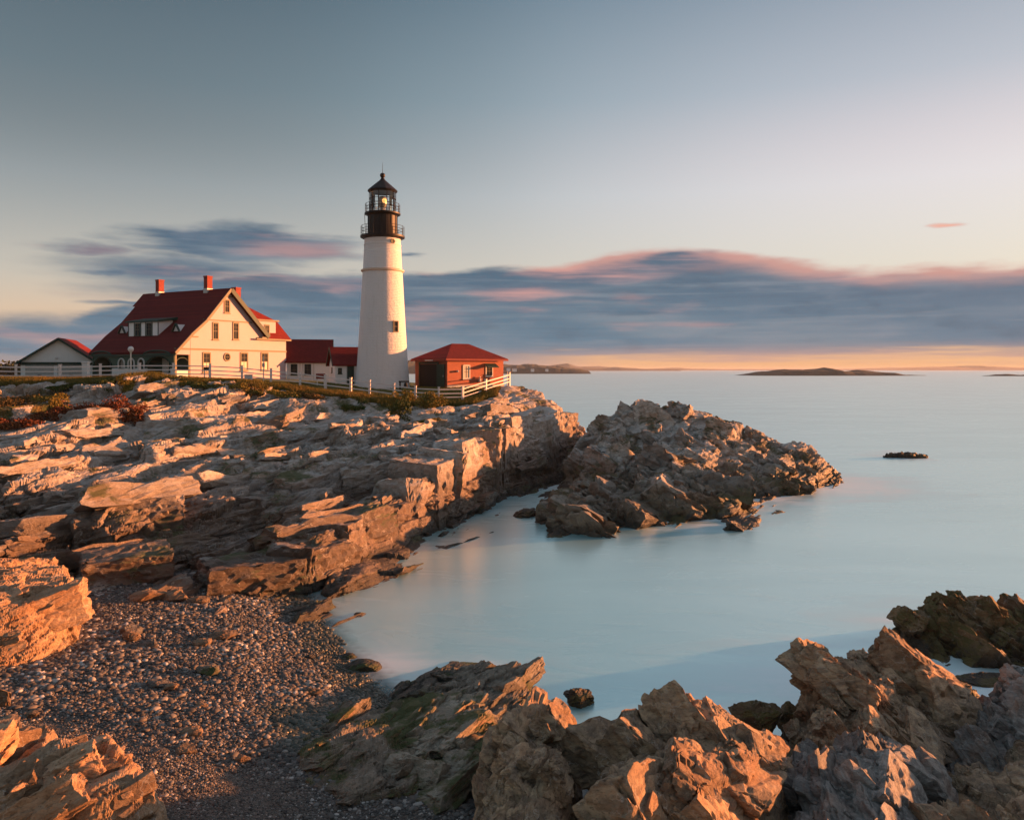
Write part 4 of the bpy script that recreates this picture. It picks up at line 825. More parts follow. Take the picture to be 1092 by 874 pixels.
# ------------------------------------------------------------------ shingle: uncountable pebbles, one object
def pebbles():
    bm = bmesh.new(); bmesh.ops.create_cube(bm, size=1.3); bmesh.ops.subdivide_edges(bm, edges=bm.edges[:], cuts=1, use_grid_fill=True); [setattr(v, 'co', v.co.normalized()) for v in bm.verts]; bmesh.ops.triangulate(bm, faces=bm.faces[:]); bv = np.array([v.co[:] for v in bm.verts]); bf = np.array([[v.index for v in f.verts] for f in bm.faces]); bm.free()
    rg = np.random.default_rng(5)
    px = rg.uniform(-70, 560, 140000); lY = rg.uniform(math.log(13), math.log(38), 140000); Y = np.exp(lY); X = (px-546)/FPX*Y
    Z = F_BEACH(X, Y); keep = (Z > -.12)
    fine = sstep(Y+.35*X+.5*fbm(np.stack([X*.5, Y*.5, X*0], 1), 77, 2), 16.3, 15.2)     # gravel in the nearest part
    X, Y, fine = X[keep], Y[keep], fine[keep]; Z = h_beach(X, Y)
    n = len(X); patch = fbm(np.stack([X*.45+Y*.15, Y*.35, X*0], 1), 79, 3); s = rg.lognormal(-3.35, .42, n)*(1+.55*np.clip(patch*1.6, -.7, 1.))*(1-.62*fine)*(.85+.012*Y)
    s = np.minimum(s, .105); sc = np.stack([s*rg.uniform(1., 1.6, n), s*rg.uniform(.8, 1.2, n), s*rg.uniform(.45, .8, n)], 1)
    a = rg.uniform(0, 6.28, n); tx = rg.normal(0, .3, n)
    V = bv[None]*sc[:, None]*(1+.12*rg.normal(size=(n, len(bv), 1)))
    y2 = V[..., 1]*np.cos(tx)[:, None]-V[..., 2]*np.sin(tx)[:, None]; z2 = V[..., 1]*np.sin(tx)[:, None]+V[..., 2]*np.cos(tx)[:, None]
    x3 = V[..., 0]*np.cos(a)[:, None]-y2*np.sin(a)[:, None]; y3 = V[..., 0]*np.sin(a)[:, None]+y2*np.cos(a)[:, None]
    W = np.stack([x3+X[:, None], y3+Y[:, None], z2+(Z+s*.2)[:, None]], -1).reshape(-1, 3)
    F = (bf[None]+(np.arange(n)*len(bv))[:, None, None]).reshape(-1, 3)
    tone = np.repeat(np.clip(rg.uniform(0, 1, n)+.12*patch, 0, 1), len(bv)); dm = np.repeat(damp_f(np.stack([X, Y, Z], 1)), len(bv))
    m, T, b_ = new_mat('pebble')
    f = T.node('ShaderNodeAttribute', attribute_name='tone').outputs['Fac']
    c = T.ramp(f, [(0., (.025, .023, .021)), (.3, (.055, .05, .046)), (.5, (.08, .071, .062)), (.65, (.105, .084, .068)), (.8, (.125, .12, .112)), (.93, (.26, .24, .215)), (1., (.42, .40, .37))])
    dmp = T.node('ShaderNodeAttribute', attribute_name='damp').outputs['Fac']
    c = T.mix(T.m('MULTIPLY', dmp, .8), c, (.028, .033, .018))
    T.put(b_.inputs['Base Color'], c); T.put(b_.inputs['Roughness'], T.m('SUBTRACT', .7, T.m('MULTIPLY', dmp, .3)))
    o = link('shingle_pebbles', np_mesh('shingle_pebbles', W, F, True, {'tone': tone, 'damp': dm}), m)
    tag(o, 'grey and brown shingle covering the cove beach', 'pebbles', kind='stuff')
pebbles()

# ------------------------------------------------------------------ sea
def build_sea():
    ux = (np.arange(-500, 1600, 6)-546)/FPX
    Y = np.concatenate([np.geomspace(12, 130, 420), np.geomspace(133, 20000, 60)])
    X = ux[:, None]*Y[None]; YY = np.broadcast_to(Y, X.shape); nc, nr = X.shape
    # rock mask on a world grid, blurred: where foam and mist hang about the rocks
    res = .25; gx = np.arange(-30, 45, res); gy = np.arange(12, 110, res); GX, GY = np.meshgrid(gx, gy)
    H = np.maximum(F_HEAD(GX, GY), np.where((GX > -4) & (GX < 36) & (GY > 40) & (GY < 88), F_ISL(GX, GY), -4))
    Hb = np.where((GY < 46), F_BEACH(GX, GY), -4)
    def samp(A, X, Y):
        i = np.clip(((X+30)/res).astype(int), 0, len(gx)-1); j = np.clip(((Y-12)/res).astype(int), 0, len(gy)-1); v = A[j, i]
        return np.where((X > -30) & (X < 45) & (Y > 12) & (Y < 110), v, 0)
    HI = np.where((GX > 4) & (GX < 36) & (GY > 40) & (GY < 88), F_ISL(GX, GY), -4); near = np.maximum(.4*blur((H > .0).astype(np.float32), 6, 3), .85*blur((HI > 0).astype(np.float32), 12, 3))
    for cx, cy, r, w_ in ((17, 27, 6., .45), (9.5, 23.5, 4.5, .5), (13.5, 22.5, 3.5, .6), (4, 18.2, 3.5, .35), (2, 19.4, 1.2, .4), (-1, 24.5, 3.5, .3), (26, 66, 9, .5), (45, 88, 6, .5), (-4.5, 25.5, 2.5, .45)): near = np.maximum(near, w_*np.exp(-((GX-cx)**2+(GY-cy)**2)/r**2)); sh = np.clip(Hb, -1, .3)
    sh = blur(sh, 1)
    V = np.stack([X, YY, X*0], -1).reshape(-1, 3)
    fo = samp(near, V[:, 0], V[:, 1]); depth = np.where((V[:, 1] < 46) & (V[:, 0] < 3.5), samp(sh, V[:, 0], V[:, 1]), -1)
    idx = np.arange(nc*nr).reshape(nc, nr); F = np.stack([idx[:-1, :-1], idx[1:, :-1], idx[1:, 1:], idx[:-1, 1:]], -1).reshape(-1, 4)
    m, T, b_ = new_mat('sea_water')
    co = T.node('ShaderNodeTexCoord').outputs['Object']
    mp = T.node('ShaderNodeMapping'); T.put(mp.inputs[0], co); mp.inputs['Scale'].default_value = (.35, 1., 1.); mp.inputs['Rotation'].default_value = (0, 0, .15)
    st = mp.outputs[0]
    n1 = T.noise(st, .10, 5, .6, .6); n2 = T.noise(st, .55, 6, .65, 1.2)
    foam = T.node('ShaderNodeAttribute', attribute_name='foam').outputs['Fac']; dep = T.node('ShaderNodeAttribute', attribute_name='depth').outputs['Fac']
    c = T.mix(T.ss(n1, .35, .65), (.12, .40, .44), (.25, .58, .62))
    fm = T.m('MULTIPLY', T.ss(T.m('ADD', foam, T.m('MULTIPLY_ADD', n2, .9, -.45)), .04, .55), .85)
    c = T.mix(fm, c, (.70, .80, .83))
    shore = T.m('MULTIPLY', T.ss(T.m('ADD', dep, T.m('MULTIPLY_ADD', n2, .5, -.25)), -.45, .05), .35)
    c = T.mix(shore, c, (.50, .46, .45))
    T.put(b_.inputs['Base Color'], c)
    T.put(b_.inputs['Roughness'], T.m('MULTIPLY_ADD', fm, .4, .26)); b_.inputs['IOR'].default_value = 1.9; b_.inputs['Specular IOR Level'].default_value = .5
    T.put(b_.inputs['Alpha'], T.ss(dep, .03, -.22, .12, 1.))
    bp = T.node('ShaderNodeBump'); bp.inputs['Distance'].default_value = .05; bp.inputs['Strength'].default_value = .35; T.put(bp.inputs['Height'], n2); T.l.new(bp.outputs[0], b_.inputs['Normal'])
    gl = T.node('ShaderNodeBsdfGlossy'); gl.inputs['Roughness'].default_value = .34; gl.inputs[0].default_value = (.82, 1., 1., 1); T.l.new(bp.outputs[0], gl.inputs['Normal'])
    ms = T.node('ShaderNodeMixShader'); T.put(ms.inputs[0], T.m('MULTIPLY', T.m('SUBTRACT', .58, T.m('MULTIPLY', fm, .5)), T.ss(dep, .0, -.3))); T.l.new(b_.outputs[0], ms.inputs[1]); T.l.new(gl.outputs[0], ms.inputs[2]); T.l.new(ms.outputs[0], T.n['Material Output'].inputs[0])
    o = link('sea_water', np_mesh('sea_water', V, F, True, {'foam': fo, 'depth': depth}), m); tag(o, kind='structure')
build_sea()

# ------------------------------------------------------------------ building materials
def wall_mat(name, col, line=.11, dirt=.12):
    m, T, b = new_mat(name)
    co = T.node('ShaderNodeTexCoord').outputs['Object']; sp = T.node('ShaderNodeSeparateXYZ'); T.l.new(co, sp.inputs[0])
    n = T.noise(co, 1.3, 6, .65); n2 = T.noise(co, 9, 4, .6)
    c = T.mix(T.m('MULTIPLY', T.ss(n, .45, .75), dirt), col, tuple(v*.62 for v in col))
    c = T.mix(T.m('MULTIPLY', T.ss(n2, .5, .7), dirt*.6), c, tuple(v*.75 for v in col))
    T.put(b.inputs['Base Color'], c); b.inputs['Roughness'].default_value = .6; b.inputs['Specular IOR Level'].default_value = .3
    if line:
        fz = T.m('FRACT', T.m('DIVIDE', sp.outputs[2], line))
        bp = T.node('ShaderNodeBump'); bp.inputs['Distance'].default_value = .02; T.put(bp.inputs['Height'], fz); T.l.new(bp.outputs[0], b.inputs['Normal'])
    return m
def roof_mat(name, col):
    m, T, b = new_mat(name)
    co = T.node('ShaderNodeTexCoord').outputs['Object']
    br = T.node('ShaderNodeTexBrick'); mp = T.node('ShaderNodeMapping'); T.put(mp.inputs[0], co); mp.inputs['Rotation'].default_value = (math.pi/2, 0, 0); T.put(br.inputs[0], mp.outputs[0])
    br.inputs['Color1'].default_value = tuple(col)+(1,); br.inputs['Color2'].default_value = tuple(v*.7 for v in col)+(1,); br.inputs['Mortar'].default_value = tuple(v*.4 for v in col)+(1,)
    br.inputs['Scale'].default_value = 2.2; br.inputs['Mortar Size'].default_value = .012; br.inputs['Brick Width'].default_value = .5; br.inputs['Row Height'].default_value = .28
    n = T.noise(co, .8, 5, .65)
    c = T.mix(T.m('MULTIPLY', T.ss(n, .4, .7), .4), br.outputs[0], tuple(v*.55 for v in col))
    T.put(b.inputs['Base Color'], c); b.inputs['Roughness'].default_value = .85; b.inputs['Specular IOR Level'].default_value = .2
    return m
def brick_mat(name, col, mortar=(.32, .26, .22), sc=1., bump=.01, dirt=.35):
    m, T, b = new_mat(name)
    geo = T.node('ShaderNodeNewGeometry'); co = T.node('ShaderNodeTexCoord').outputs['Object']
    sp = T.node('ShaderNodeSeparateXYZ'); T.l.new(co, sp.inputs[0])
    v = T.comb(T.m('ADD', sp.outputs[0], sp.outputs[1]), sp.outputs[2], 0.)
    br = T.node('ShaderNodeTexBrick'); T.put(br.inputs[0], v); br.inputs['Scale'].default_value = 4.5*sc; br.inputs['Mortar Size'].default_value = .015
    br.inputs['Color1'].default_value = tuple(col)+(1,); br.inputs['Color2'].default_value = tuple(x*.75 for x in col)+(1,); br.inputs['Mortar'].default_value = tuple(mortar)+(1,)
    n = T.noise(co, 1.1, 6, .7)
    T.put(b.inputs['Base Color'], T.mix(T.m('MULTIPLY', T.ss(n, .45, .7), dirt), br.outputs[0], tuple(x*.5 for x in col)))
    b.inputs['Roughness'].default_value = .8
    if bump:
        bp = T.node('ShaderNodeBump'); bp.inputs['Distance'].default_value = bump; T.put(bp.inputs['Height'], T.m('SUBTRACT', 1., br.outputs[1])); T.l.new(bp.outputs[0], b.inputs['Normal'])
    return m
def tower_mat():
    m, T, b = new_mat('whitewashed_rubble')
    co = T.node('ShaderNodeTexCoord').outputs['Object']; sp = T.node('ShaderNodeSeparateXYZ'); T.l.new(co, sp.inputs[0])
    an = T.m('ARCTAN2', sp.outputs[1], sp.outputs[0])
    v = T.comb(T.m('MULTIPLY', an, 2.7), sp.outputs[2], 0.)
    br = T.node('ShaderNodeTexBrick'); T.put(br.inputs[0], v); br.inputs['Scale'].default_value = 1.5; br.inputs['Mortar Size'].default_value = .02; br.inputs['Mortar Smooth'].default_value = .6
    n = T.noise(co, 3.5, 6, .7); st = T.noise(T.comb(T.m('MULTIPLY', an, 3.), T.m('MULTIPLY', sp.outputs[2], .12), 0.), 3., 5, .6)
    c = T.mix(T.m('MULTIPLY', T.ss(st, .5, .75), .35), (.74, .73, .73), (.56, .53, .51))
    c = T.mix(T.m('MULTIPLY', T.ss(n, .6, .75), .25), c, (.5, .47, .42))
    T.put(b.inputs['Base Color'], c); b.inputs['Roughness'].default_value = .7
    h = T.m('ADD', T.m('MULTIPLY', T.m('SUBTRACT', 1., br.outputs[1]), .6), T.m('MULTIPLY', n, 1.))
    bp = T.node('ShaderNodeBump'); bp.inputs['Distance'].default_value = .13; T.put(bp.inputs['Height'], h); T.l.new(bp.outputs[0], b.inputs['Normal'])
    return m
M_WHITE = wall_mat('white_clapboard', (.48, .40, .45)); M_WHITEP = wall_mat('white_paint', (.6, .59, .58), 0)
M_PINKW = wall_mat('weathered_fence_paint', (.66, .60, .58), 0, .35)
M_WHITE_SHADE = wall_mat('shade_lightened_clapboard', (.8, .8, .81)); M_TRIM = wall_mat('olive_trim', (.15, .13, .085), 0); M_GREEN = wall_mat('dark_green_trim', (.016, .04, .03), 0); M_PORCH = wall_mat('green_porch_shingle', (.06, .105, .085), .12)  # second clapboard white: same boards coloured lighter where walls get no sun
M_ROOF = roof_mat('red_shingle', (.17, .013, .011)); M_ROOFD = roof_mat('dark_red_shingle', (.13, .013, .012)); M_CHIM = brick_mat('chimney_brick', (.25, .032, .02), (.2, .06, .04), dirt=.3)
M_BRICK = brick_mat('orange_red_brick', (.40, .105, .05), (.36, .16, .10), dirt=.3); M_TOWER = tower_mat()
M_BLACK = simple('black_iron', (.010, .0065, .005), .5, .0, spec=.25); M_DARK = simple('dark_interior', (.012, .011, .011), .8)
M_LGREY = simple('grey_metal', (.35, .35, .34), .5, .3); M_POLE = wall_mat('cream_pole_paint', (.62, .56, .48), 0)
def glass_mat():
    m, T, b = new_mat('window_glass'); b.inputs['Base Color'].default_value = (.03, .035, .04, 1); b.inputs['Roughness'].default_value = .06; b.inputs['Specular IOR Level'].default_value = .3; b.inputs['IOR'].default_value = 1.15
    return m
M_GLASS = glass_mat()
def clear_glass():
    m, T, b = new_mat('lantern_glass'); T.n.remove(b)
    tr = T.node('ShaderNodeBsdfTransparent'); tr.inputs[0].default_value = (.95, .96, .95, 1); gl = T.node('ShaderNodeBsdfGlossy'); gl.inputs['Roughness'].default_value = .03
    fr = T.node('ShaderNodeFresnel'); fr.inputs[0].default_value = 1.5; mx = T.node('ShaderNodeMixShader')
    T.l.new(fr.outputs[0], mx.inputs[0]); T.l.new(tr.outputs[0], mx.inputs[1]); T.l.new(gl.outputs[0], mx.inputs[2]); T.l.new(mx.outputs[0], T.n['Material Output'].inputs[0])
    return m
M_CLEAR = clear_glass()
M_CURT = wall_mat('window_curtain', (.55, .50, .40), 0)
def window(parent, face, a0, a1, h0, h1, frame=M_TRIM, fw=.12, style='double', fill=None, pane=None):
    """face(a, out, h) -> local point; frame, glass with muntins and a sill: window > pane, muntin, sill"""
    m = MB(); o_ = .06
    def bx(x0, x1, d0, d1, z0, z1):
        Pt = [face(x, d, z) for z in (z0, z1) for d in (d0, d1) for x in (x0, x1)]
        v = [m.bm.verts.new(p) for p in Pt]
        for f in ((0, 1, 3, 2), (4, 6, 7, 5), (0, 4, 5, 1), (2, 3, 7, 6), (0, 2, 6, 4), (1, 5, 7, 3)): m.bm.faces.new([v[i] for i in f])
    bx(a0-fw, a0, -.01, o_, h0-fw, h1+fw); bx(a1, a1+fw, -.01, o_, h0-fw, h1+fw); bx(a0, a1, -.01, o_, h1, h1+fw*1.3); bx(a0, a1, -.01, o_, h0-fw, h0)
    w = m.build('window', frame, parent)
    m = MB(); bx(a0, a1, .004, .012, h0, h1); p = m.build('pane', pane or M_GLASS, w)
    m = MB(); s = .035; mid = (h0+h1)/2; s = .024
    bx(a0, a1, .013, .04, mid-s, mid+s)
    if style == 'double':
        am = (a0+a1)/2; bx(am-s*.6, am+s*.6, .014, .036, h0, mid-s-.002); bx(am-s*.6, am+s*.6, .014, .036, mid+s+.002, h1)
        bx(a0, a1, .015, .034, (mid+h1)/2-s*.5, (mid+h1)/2+s*.5)
    m.build('muntin', M_TRIM if frame is not M_WHITEP else M_WHITEP, w)
    m = MB(); bx(a0-fw-.05, a1+fw+.05, .061, .12, h0-fw-.06, h0-fw+.01); m.build('sill', frame, w)
    if fill:
        m = MB(); bx(a0, a1, .0125, .0129, h0, mid); m.build('blind', fill, w)
    return w

# ------------------------------------------------------------------ keepers' house
HK = 1.1                                       # the measures below were taken at 80 m, the house stands at 88 m
def gw(px, py):
    d = 546-px; t = (27423-80*d)/(399+.88*d); Y = 80+.88*t; return t, CAMZ+(394-py)*Y/FPX-8.65
def pw(px, py, tp):
    c = (546-px)/849; s_ = (32.3-.47*tp-c*(80+.88*tp))/(c*.47-.88); Y = 80+.88*tp+.47*s_; return s_, CAMZ+(394-py)*Y/FPX-8.65
def build_house():
    h = empty('keepers_house', (-32.3*HK, 88, CAMZ-.85*HK-.0), math.atan2(.88, .47), 'large white house with a steep dark red roof, three chimneys and a green arched porch', 'house')
    k = HK
    S = lambda a, y, b: (a*k, y*k, b*k)
    PP = lambda t, s_, z: (t*k, s_*k, z*k)
    # walls
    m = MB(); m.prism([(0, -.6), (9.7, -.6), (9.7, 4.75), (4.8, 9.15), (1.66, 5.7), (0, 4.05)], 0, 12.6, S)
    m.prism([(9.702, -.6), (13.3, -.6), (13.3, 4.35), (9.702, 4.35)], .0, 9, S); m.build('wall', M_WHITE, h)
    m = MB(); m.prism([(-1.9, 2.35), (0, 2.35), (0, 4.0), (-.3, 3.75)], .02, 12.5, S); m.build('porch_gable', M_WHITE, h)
    # main roof
    up = [(-2.15, 2.6), (-.25, 4.45), (1.66, 6.0), (4.8, 9.45), (10.15, 4.62)]
    lo = [(10.1, 4.42), (4.8, 9.2), (1.66, 5.76), (-.25, 4.2), (-2.1, 2.36)]
    m = MB(); m.prism(up+lo, -.45, 13.0, S)
    # small hip at the far end
    m.prism([(3.4, 7.9), (4.8, 9.44), (6.3, 8.05)], 13.003, 13.5, S)
    roof = m.build('roof', M_ROOFD, h)
    for (px, w_, hh, t, ss_) in ((171, .34, 1.45, 4.8, 10.7), (222, .34, 1.5, 4.8, 3.0)):
        m = MB(); m.box((t-w_)*k, (t+w_)*k, (ss_-w_*.8)*k, (ss_+w_*.8)*k, 8.9*k, 10.75*k); m.box((t-w_-.04)*k, (t+w_+.04)*k, (ss_-w_*.8-.04)*k, (ss_+w_*.8+.04)*k, 10.752*k, 10.9*k); m.build('chimney', M_CHIM, roof)
        m = MB(); m.box((t-w_-.03)*k, (t+w_+.03)*k, (ss_-w_*.8-.03)*k, (ss_+w_*.8+.03)*k, 8.8*k, 9.55*k); m.build('chimney_flashing', M_LGREY, roof)
    # rake boards on the front gable
    m = MB()
    for (a, b) in ((up[0], up[1]), (up[1], up[2]), (up[2], up[3])):
        m.bar(PP(a[0]-.02, -.5, a[1]-.14), PP(b[0]+.02, -.5, b[1]-.14), .10, .30)
    m.build('rake_board', M_TRIM, h)
    m = MB(); m.bar(PP(4.85, -.5, 9.28), PP(10.2, -.5, 4.45), .10, .52); m.build('rake_board', M_GREEN, h)  # right board thick and dark green, soffit shade painted into its colour
    m = MB(); m.bar(PP(9.2, -.2, 4.35), PP(10.1, -.2, 4.35), .6, .22); m.build('cornice_return', M_TRIM, h)
    m = MB(); m.box(-2.0*k, -.09*k, 12.42*k, 12.58*k, -.6*k, 2.6*k); m.build('porch_end_wall', M_PORCH, h)
    m = MB()
    t1, h1 = gw(201, 356); m.bar(PP(-.1, -.04, h1-.25), PP(.9, -.04, h1-.25), .16, .14)
    _, hb = gw(240, 342); m.bar(PP(1.55, -.05, hb), PP(8.1, -.05, hb), .10, .13)
    _, hb = gw(240, 373); m.bar(PP(-1.9, -.05, hb), PP(13.32, -.05, hb), .12, .17)
    _, hb = gw(244, 319); m.bar(PP(4.0, -.05, hb+.25), PP(5.6, -.05, hb+.25), .10, .1)
    m.build('trim_band', M_TRIM, h)
    # gable windows
    fc = lambda a, o_, z: (a*k, -o_*k, z*k)
    for (x0, x1, y0, y1, f) in ((240, 244, 320.5, 332.5, None), (227.5, 232, 345, 361, None), (249, 253.6, 345, 361, None), (217, 223.5, 377, 396, M_CURT), (257, 263.3, 377, 394, M_CURT), (279, 285, 377, 394, M_CURT)):
        a0, _ = gw(x0, y0); a1, _ = gw(x1, y0); _, z1 = gw((x0+x1)/2, y0); _, z0 = gw((x0+x1)/2, y1)
        window(h, fc, a0, a1, z0, z1, fill=f, fw=.14)
    a, z = gw(242, 380.6); M4 = Matrix.Translation(Vector(fc(a, .0, z))) @ Matrix.Rotation(math.pi/2, 4, 'X')
    def disc(r0, r1, d0, d1):
        m = MB(); m.lathe([(r1, d0), (r1, d1), (r0, d1), (r0, d0)] if r0 else [(r1, d0), (r1, d1)], 24, caps=not r0)
        bmesh.ops.transform(m.bm, matrix=M4, verts=m.bm.verts); return m
    w = disc(.36, .5, 0, .09).build('round_window', M_TRIM, h); disc(0, .36, .0, .03).build('pane', M_GLASS, w)
    m = disc(0, .03, .0, .01); m.bar(M4 @ Vector((-.36, 0, .05)), M4 @ Vector((.36, 0, .05)), .04); m.bar(M4 @ Vector((0, -.36, .05)), M4 @ Vector((0, .36, .05)), .04); m.build('muntin', M_TRIM, w)
    # rear wing roof with dormer
    m = MB()
    e = [(10.15, -.4, 4.3), (13.75, -.4, 4.3), (13.75, 9, 4.3), (8.4, 9, 4.3)]; mid = [(8.4, .9, 6.4), (12.75, .9, 6.4), (12.75, 8.6, 6.4), (8.4, 8.6, 6.4)]; tp_ = [(7.3, 2.4, 8.7), (7.4, 6.5, 8.7)]
    V = [m.bm.verts.new(PP(*p)) for p in e+mid+tp_]
    for f in ((0, 1, 5, 4), (1, 2, 6, 5), (2, 3, 7, 6), (4, 5, 8), (5, 6, 9, 8), (6, 7, 9), (3, 2, 1, 0), (0, 4, 8, 9, 7, 3)): m.bm.faces.new([V[i] for i in f])
    wing = m.build('roof', M_ROOF, h)
    m = MB(); m.box(7.5*k, 8.2*k, 1.75*k, 2.4*k, 7.4*k, 9.75*k); m.box(7.46*k, 8.24*k, 1.71*k, 2.44*k, 9.752*k, 9.9*k); m.build('chimney', M_CHIM, wing)
    m = MB(); m.box(7.45*k, 8.25*k, 1.7*k, 2.45*k, 7.3*k, 8.4*k); m.build('chimney_flashing', M_LGREY, wing)
    m = MB(); m.box(8.4*k, 13.7*k, -.46*k, -.3*k, 4.12*k, 4.3*k); m.build('eave_board', M_TRIM, h)
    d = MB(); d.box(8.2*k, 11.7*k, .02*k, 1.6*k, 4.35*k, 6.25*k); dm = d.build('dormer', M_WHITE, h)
    d = MB(); d.box(8.0*k, 12.0*k, -.25*k, 1.2*k, 6.26*k, 6.42*k); d.build('dormer_roof', M_TRIM, dm)
    a0, _ = gw(282.5, 350); a1, _ = gw(286.5, 350); window(h, lambda a, o_, z: (a*k, .02*k-o_*k, z*k), a0, a1, 4.95, 5.75, fw=.12)
    # porch: a wall with two wide arches and three small arched openings, standing 1.9 m before the house
    tp = -1.85; L = 12.4
    op = []
    for px, wpx, ys in ((111, 19, 376.5), (170, 26, 375.5)):
        s0, _ = pw(px+wpx/2, 385, tp); s1, _ = pw(px-wpx/2, 385, tp); op.append((min(s0, s1), max(s0, s1), 0.65, 2.1, 'big'))
    for px in (131, 141.5, 152):
        s0, _ = pw(px+3, 385, tp); s1, _ = pw(px-3, 385, tp); op.append((min(s0, s1), max(s0, s1), .9, 1.95, 'small'))
    def gap(s_):
        for a, b, z0, z1, kd in op:
            if a < s_ < b:
                r = (b-a)/2; x = (s_-(a+b)/2)/r; rise = min(r, 1.1 if kd == 'big' else r)
                return (0.0 if kd == 'big' else z0, z1-rise+rise*math.sqrt(max(0, 1-x*x)))
        return None
    mt, ml = MB(), MB(); n = 170
    def seg(mm, s0, s1, z0, z1):
        if z1-z0 > .01: mm.box((tp-.1)*k, (tp+.1)*k, s0*k, s1*k, z0*k, z1*k)
    for i in range(n):
        s0, s1 = L*i/n, L*(i+1)/n; g = gap((s0+s1)/2)
        if g is None: seg(mt, s0, s1, 1.0, 2.42); seg(ml, s0, s1, -.6, 1.0)
        elif g[0] < .1 and len(ml.bm.verts): ml.build('porch_base', M_WHITEP, h); ml = MB()
        if g is None: pass
        else:
            seg(mt, s0, s1, max(g[1], 1.0), 2.42)
            if g[0] > .1: seg(ml, s0, s1, -.6, min(g[0], 1.))
    mt.build('porch_wall', M_PORCH, h); ml.build('porch_base', M_WHITEP, h)
    for a, b, z0, z1, kd in op:
        r = (b-a)/2; c = (a+b)/2; rise = min(r, 1.1 if kd == 'big' else r); m = MB()
        pts = [PP(tp-.13, c+r*1.06*math.cos(q), z1-rise+rise*1.06*math.sin(q)) for q in [math.pi*i/16 for i in range(17)]]
        if kd == 'small': pts = [PP(tp-.13, c+r*1.06, z0)]+pts+[PP(tp-.13, c-r*1.06, z0)]
        m.tube(pts, .09 if kd == 'small' else .07, 6); m.build('arch_trim', M_WHITEP if kd == 'small' else M_GREEN, h)
        if kd == 'big':   # eyebrow curve lifting the eave above the arch
            m = MB(); q_ = [PP(tp-.28, c+(r*1.1)*math.cos(q), 2.33+.42*math.sin(q)) for q in [math.pi*i/14 for i in range(15)]]; m.tube(q_, .10, 6)
            V = [m.bm.verts.new(p) for p in q_]; m.bm.faces.new(V); m.build('eyebrow_eave', M_GREEN, h)
    m = MB(); m.box(-2.2*k, -2.04*k, -.45*k, 13*k, 2.2*k, 2.40*k); m.build('gutter', M_GREEN, h)
    m = MB(); m.box(-2.0*k, .0*k, -.02*k, 12.5*k, -.6*k, .02*k); m.build('porch_floor', M_LGREY, h)
    # porch posts and end arch on the gable side
    for t in (-1.75, -.15):
        m = MB(); m.box((t-.1)*k, (t+.1)*k, -.03*k, .17*k, .021*k, 2.33*k); m.build('porch_post', M_TRIM, h)
    m = MB(); m.tube([PP(-.95+.8*math.cos(q), .07, 1.35+.7*math.sin(q)) for q in [math.pi*i/12 for i in range(13)]], .07, 6); m.build('arch_trim', M_GREEN, h)
    m = MB(); m.box(-1.7*k, -.2*k, -.0*k, .1*k, .03*k, .85*k); m.build('porch_base', M_WHITEP, h)
    m = MB(); m.box(-.08*k, -.003*k, .05*k, 12.4*k, .03*k, 2.35*k); m.build('porch_back_wall', M_PORCH, h)
    for s_ in (3.1, 9.9):
        m = MB(); m.box(-.16*k, -.085*k, s_*k, (s_+.9)*k, .03*k, 2.0*k); m.build('door', M_WHITEP, h)
    # long dormer on the porch side
    s1, hb = pw(137.5, 357, -.35); s0, ht = pw(169, 343.5, -.35)
    m = MB(); m.prism([(-.35, 4.15), (-.35, 5.75), (1.4, 6.0), (1.4, 5.5)], s0, s1, S); dm = m.build('dormer', M_WHITE_SHADE, h)
    m = MB(); m.prism([(-.6, 5.76), (-.6, 5.90), (1.75, 6.35), (1.75, 6.05)], s0-.35, s1+.25, S); m.build('dormer_roof', M_GREEN, dm)
    fp = lambda a, o_, z: ((-.35-o_)*k, a*k, z*k)
    w_ = s1-s0
    for q in (.24, .62):
        window(h, fp, s0+w_*q, s0+w_*(q+.13), 4.45, 5.6, frame=M_GREEN, fw=.06)
    for s_ in (s0, s0+w_*.20, s0+w_*.42, s0+w_*.58, s0+w_*.80, s1):
        m = MB(); m.box(-.39*k, -.352*k, (s_-.05)*k, (s_+.05)*k, 4.2*k, 5.75*k); m.build('dormer_trim', M_GREEN, dm)
    for px in (133, 190.5):
        s_, _ = pw(px, 347, .2); m = MB(); m.prism([(s_-.42, 4.75), (s_+.42, 4.75), (s_, 5.45)], -.05, 1.2, lambda a, y, b: (y*k, a*k, b*k)); v = m.build('roof_vent', M_WHITEP, roof)
        m = MB(); m.bar(PP(-.12, s_-.55, 4.68), PP(-.12, s_, 5.55), .28, .06); m.bar(PP(-.12, s_, 5.55), PP(-.12, s_+.55, 4.68), .28, .06); m.build('roof_vent', M_GREEN, roof)
    return h
build_house()

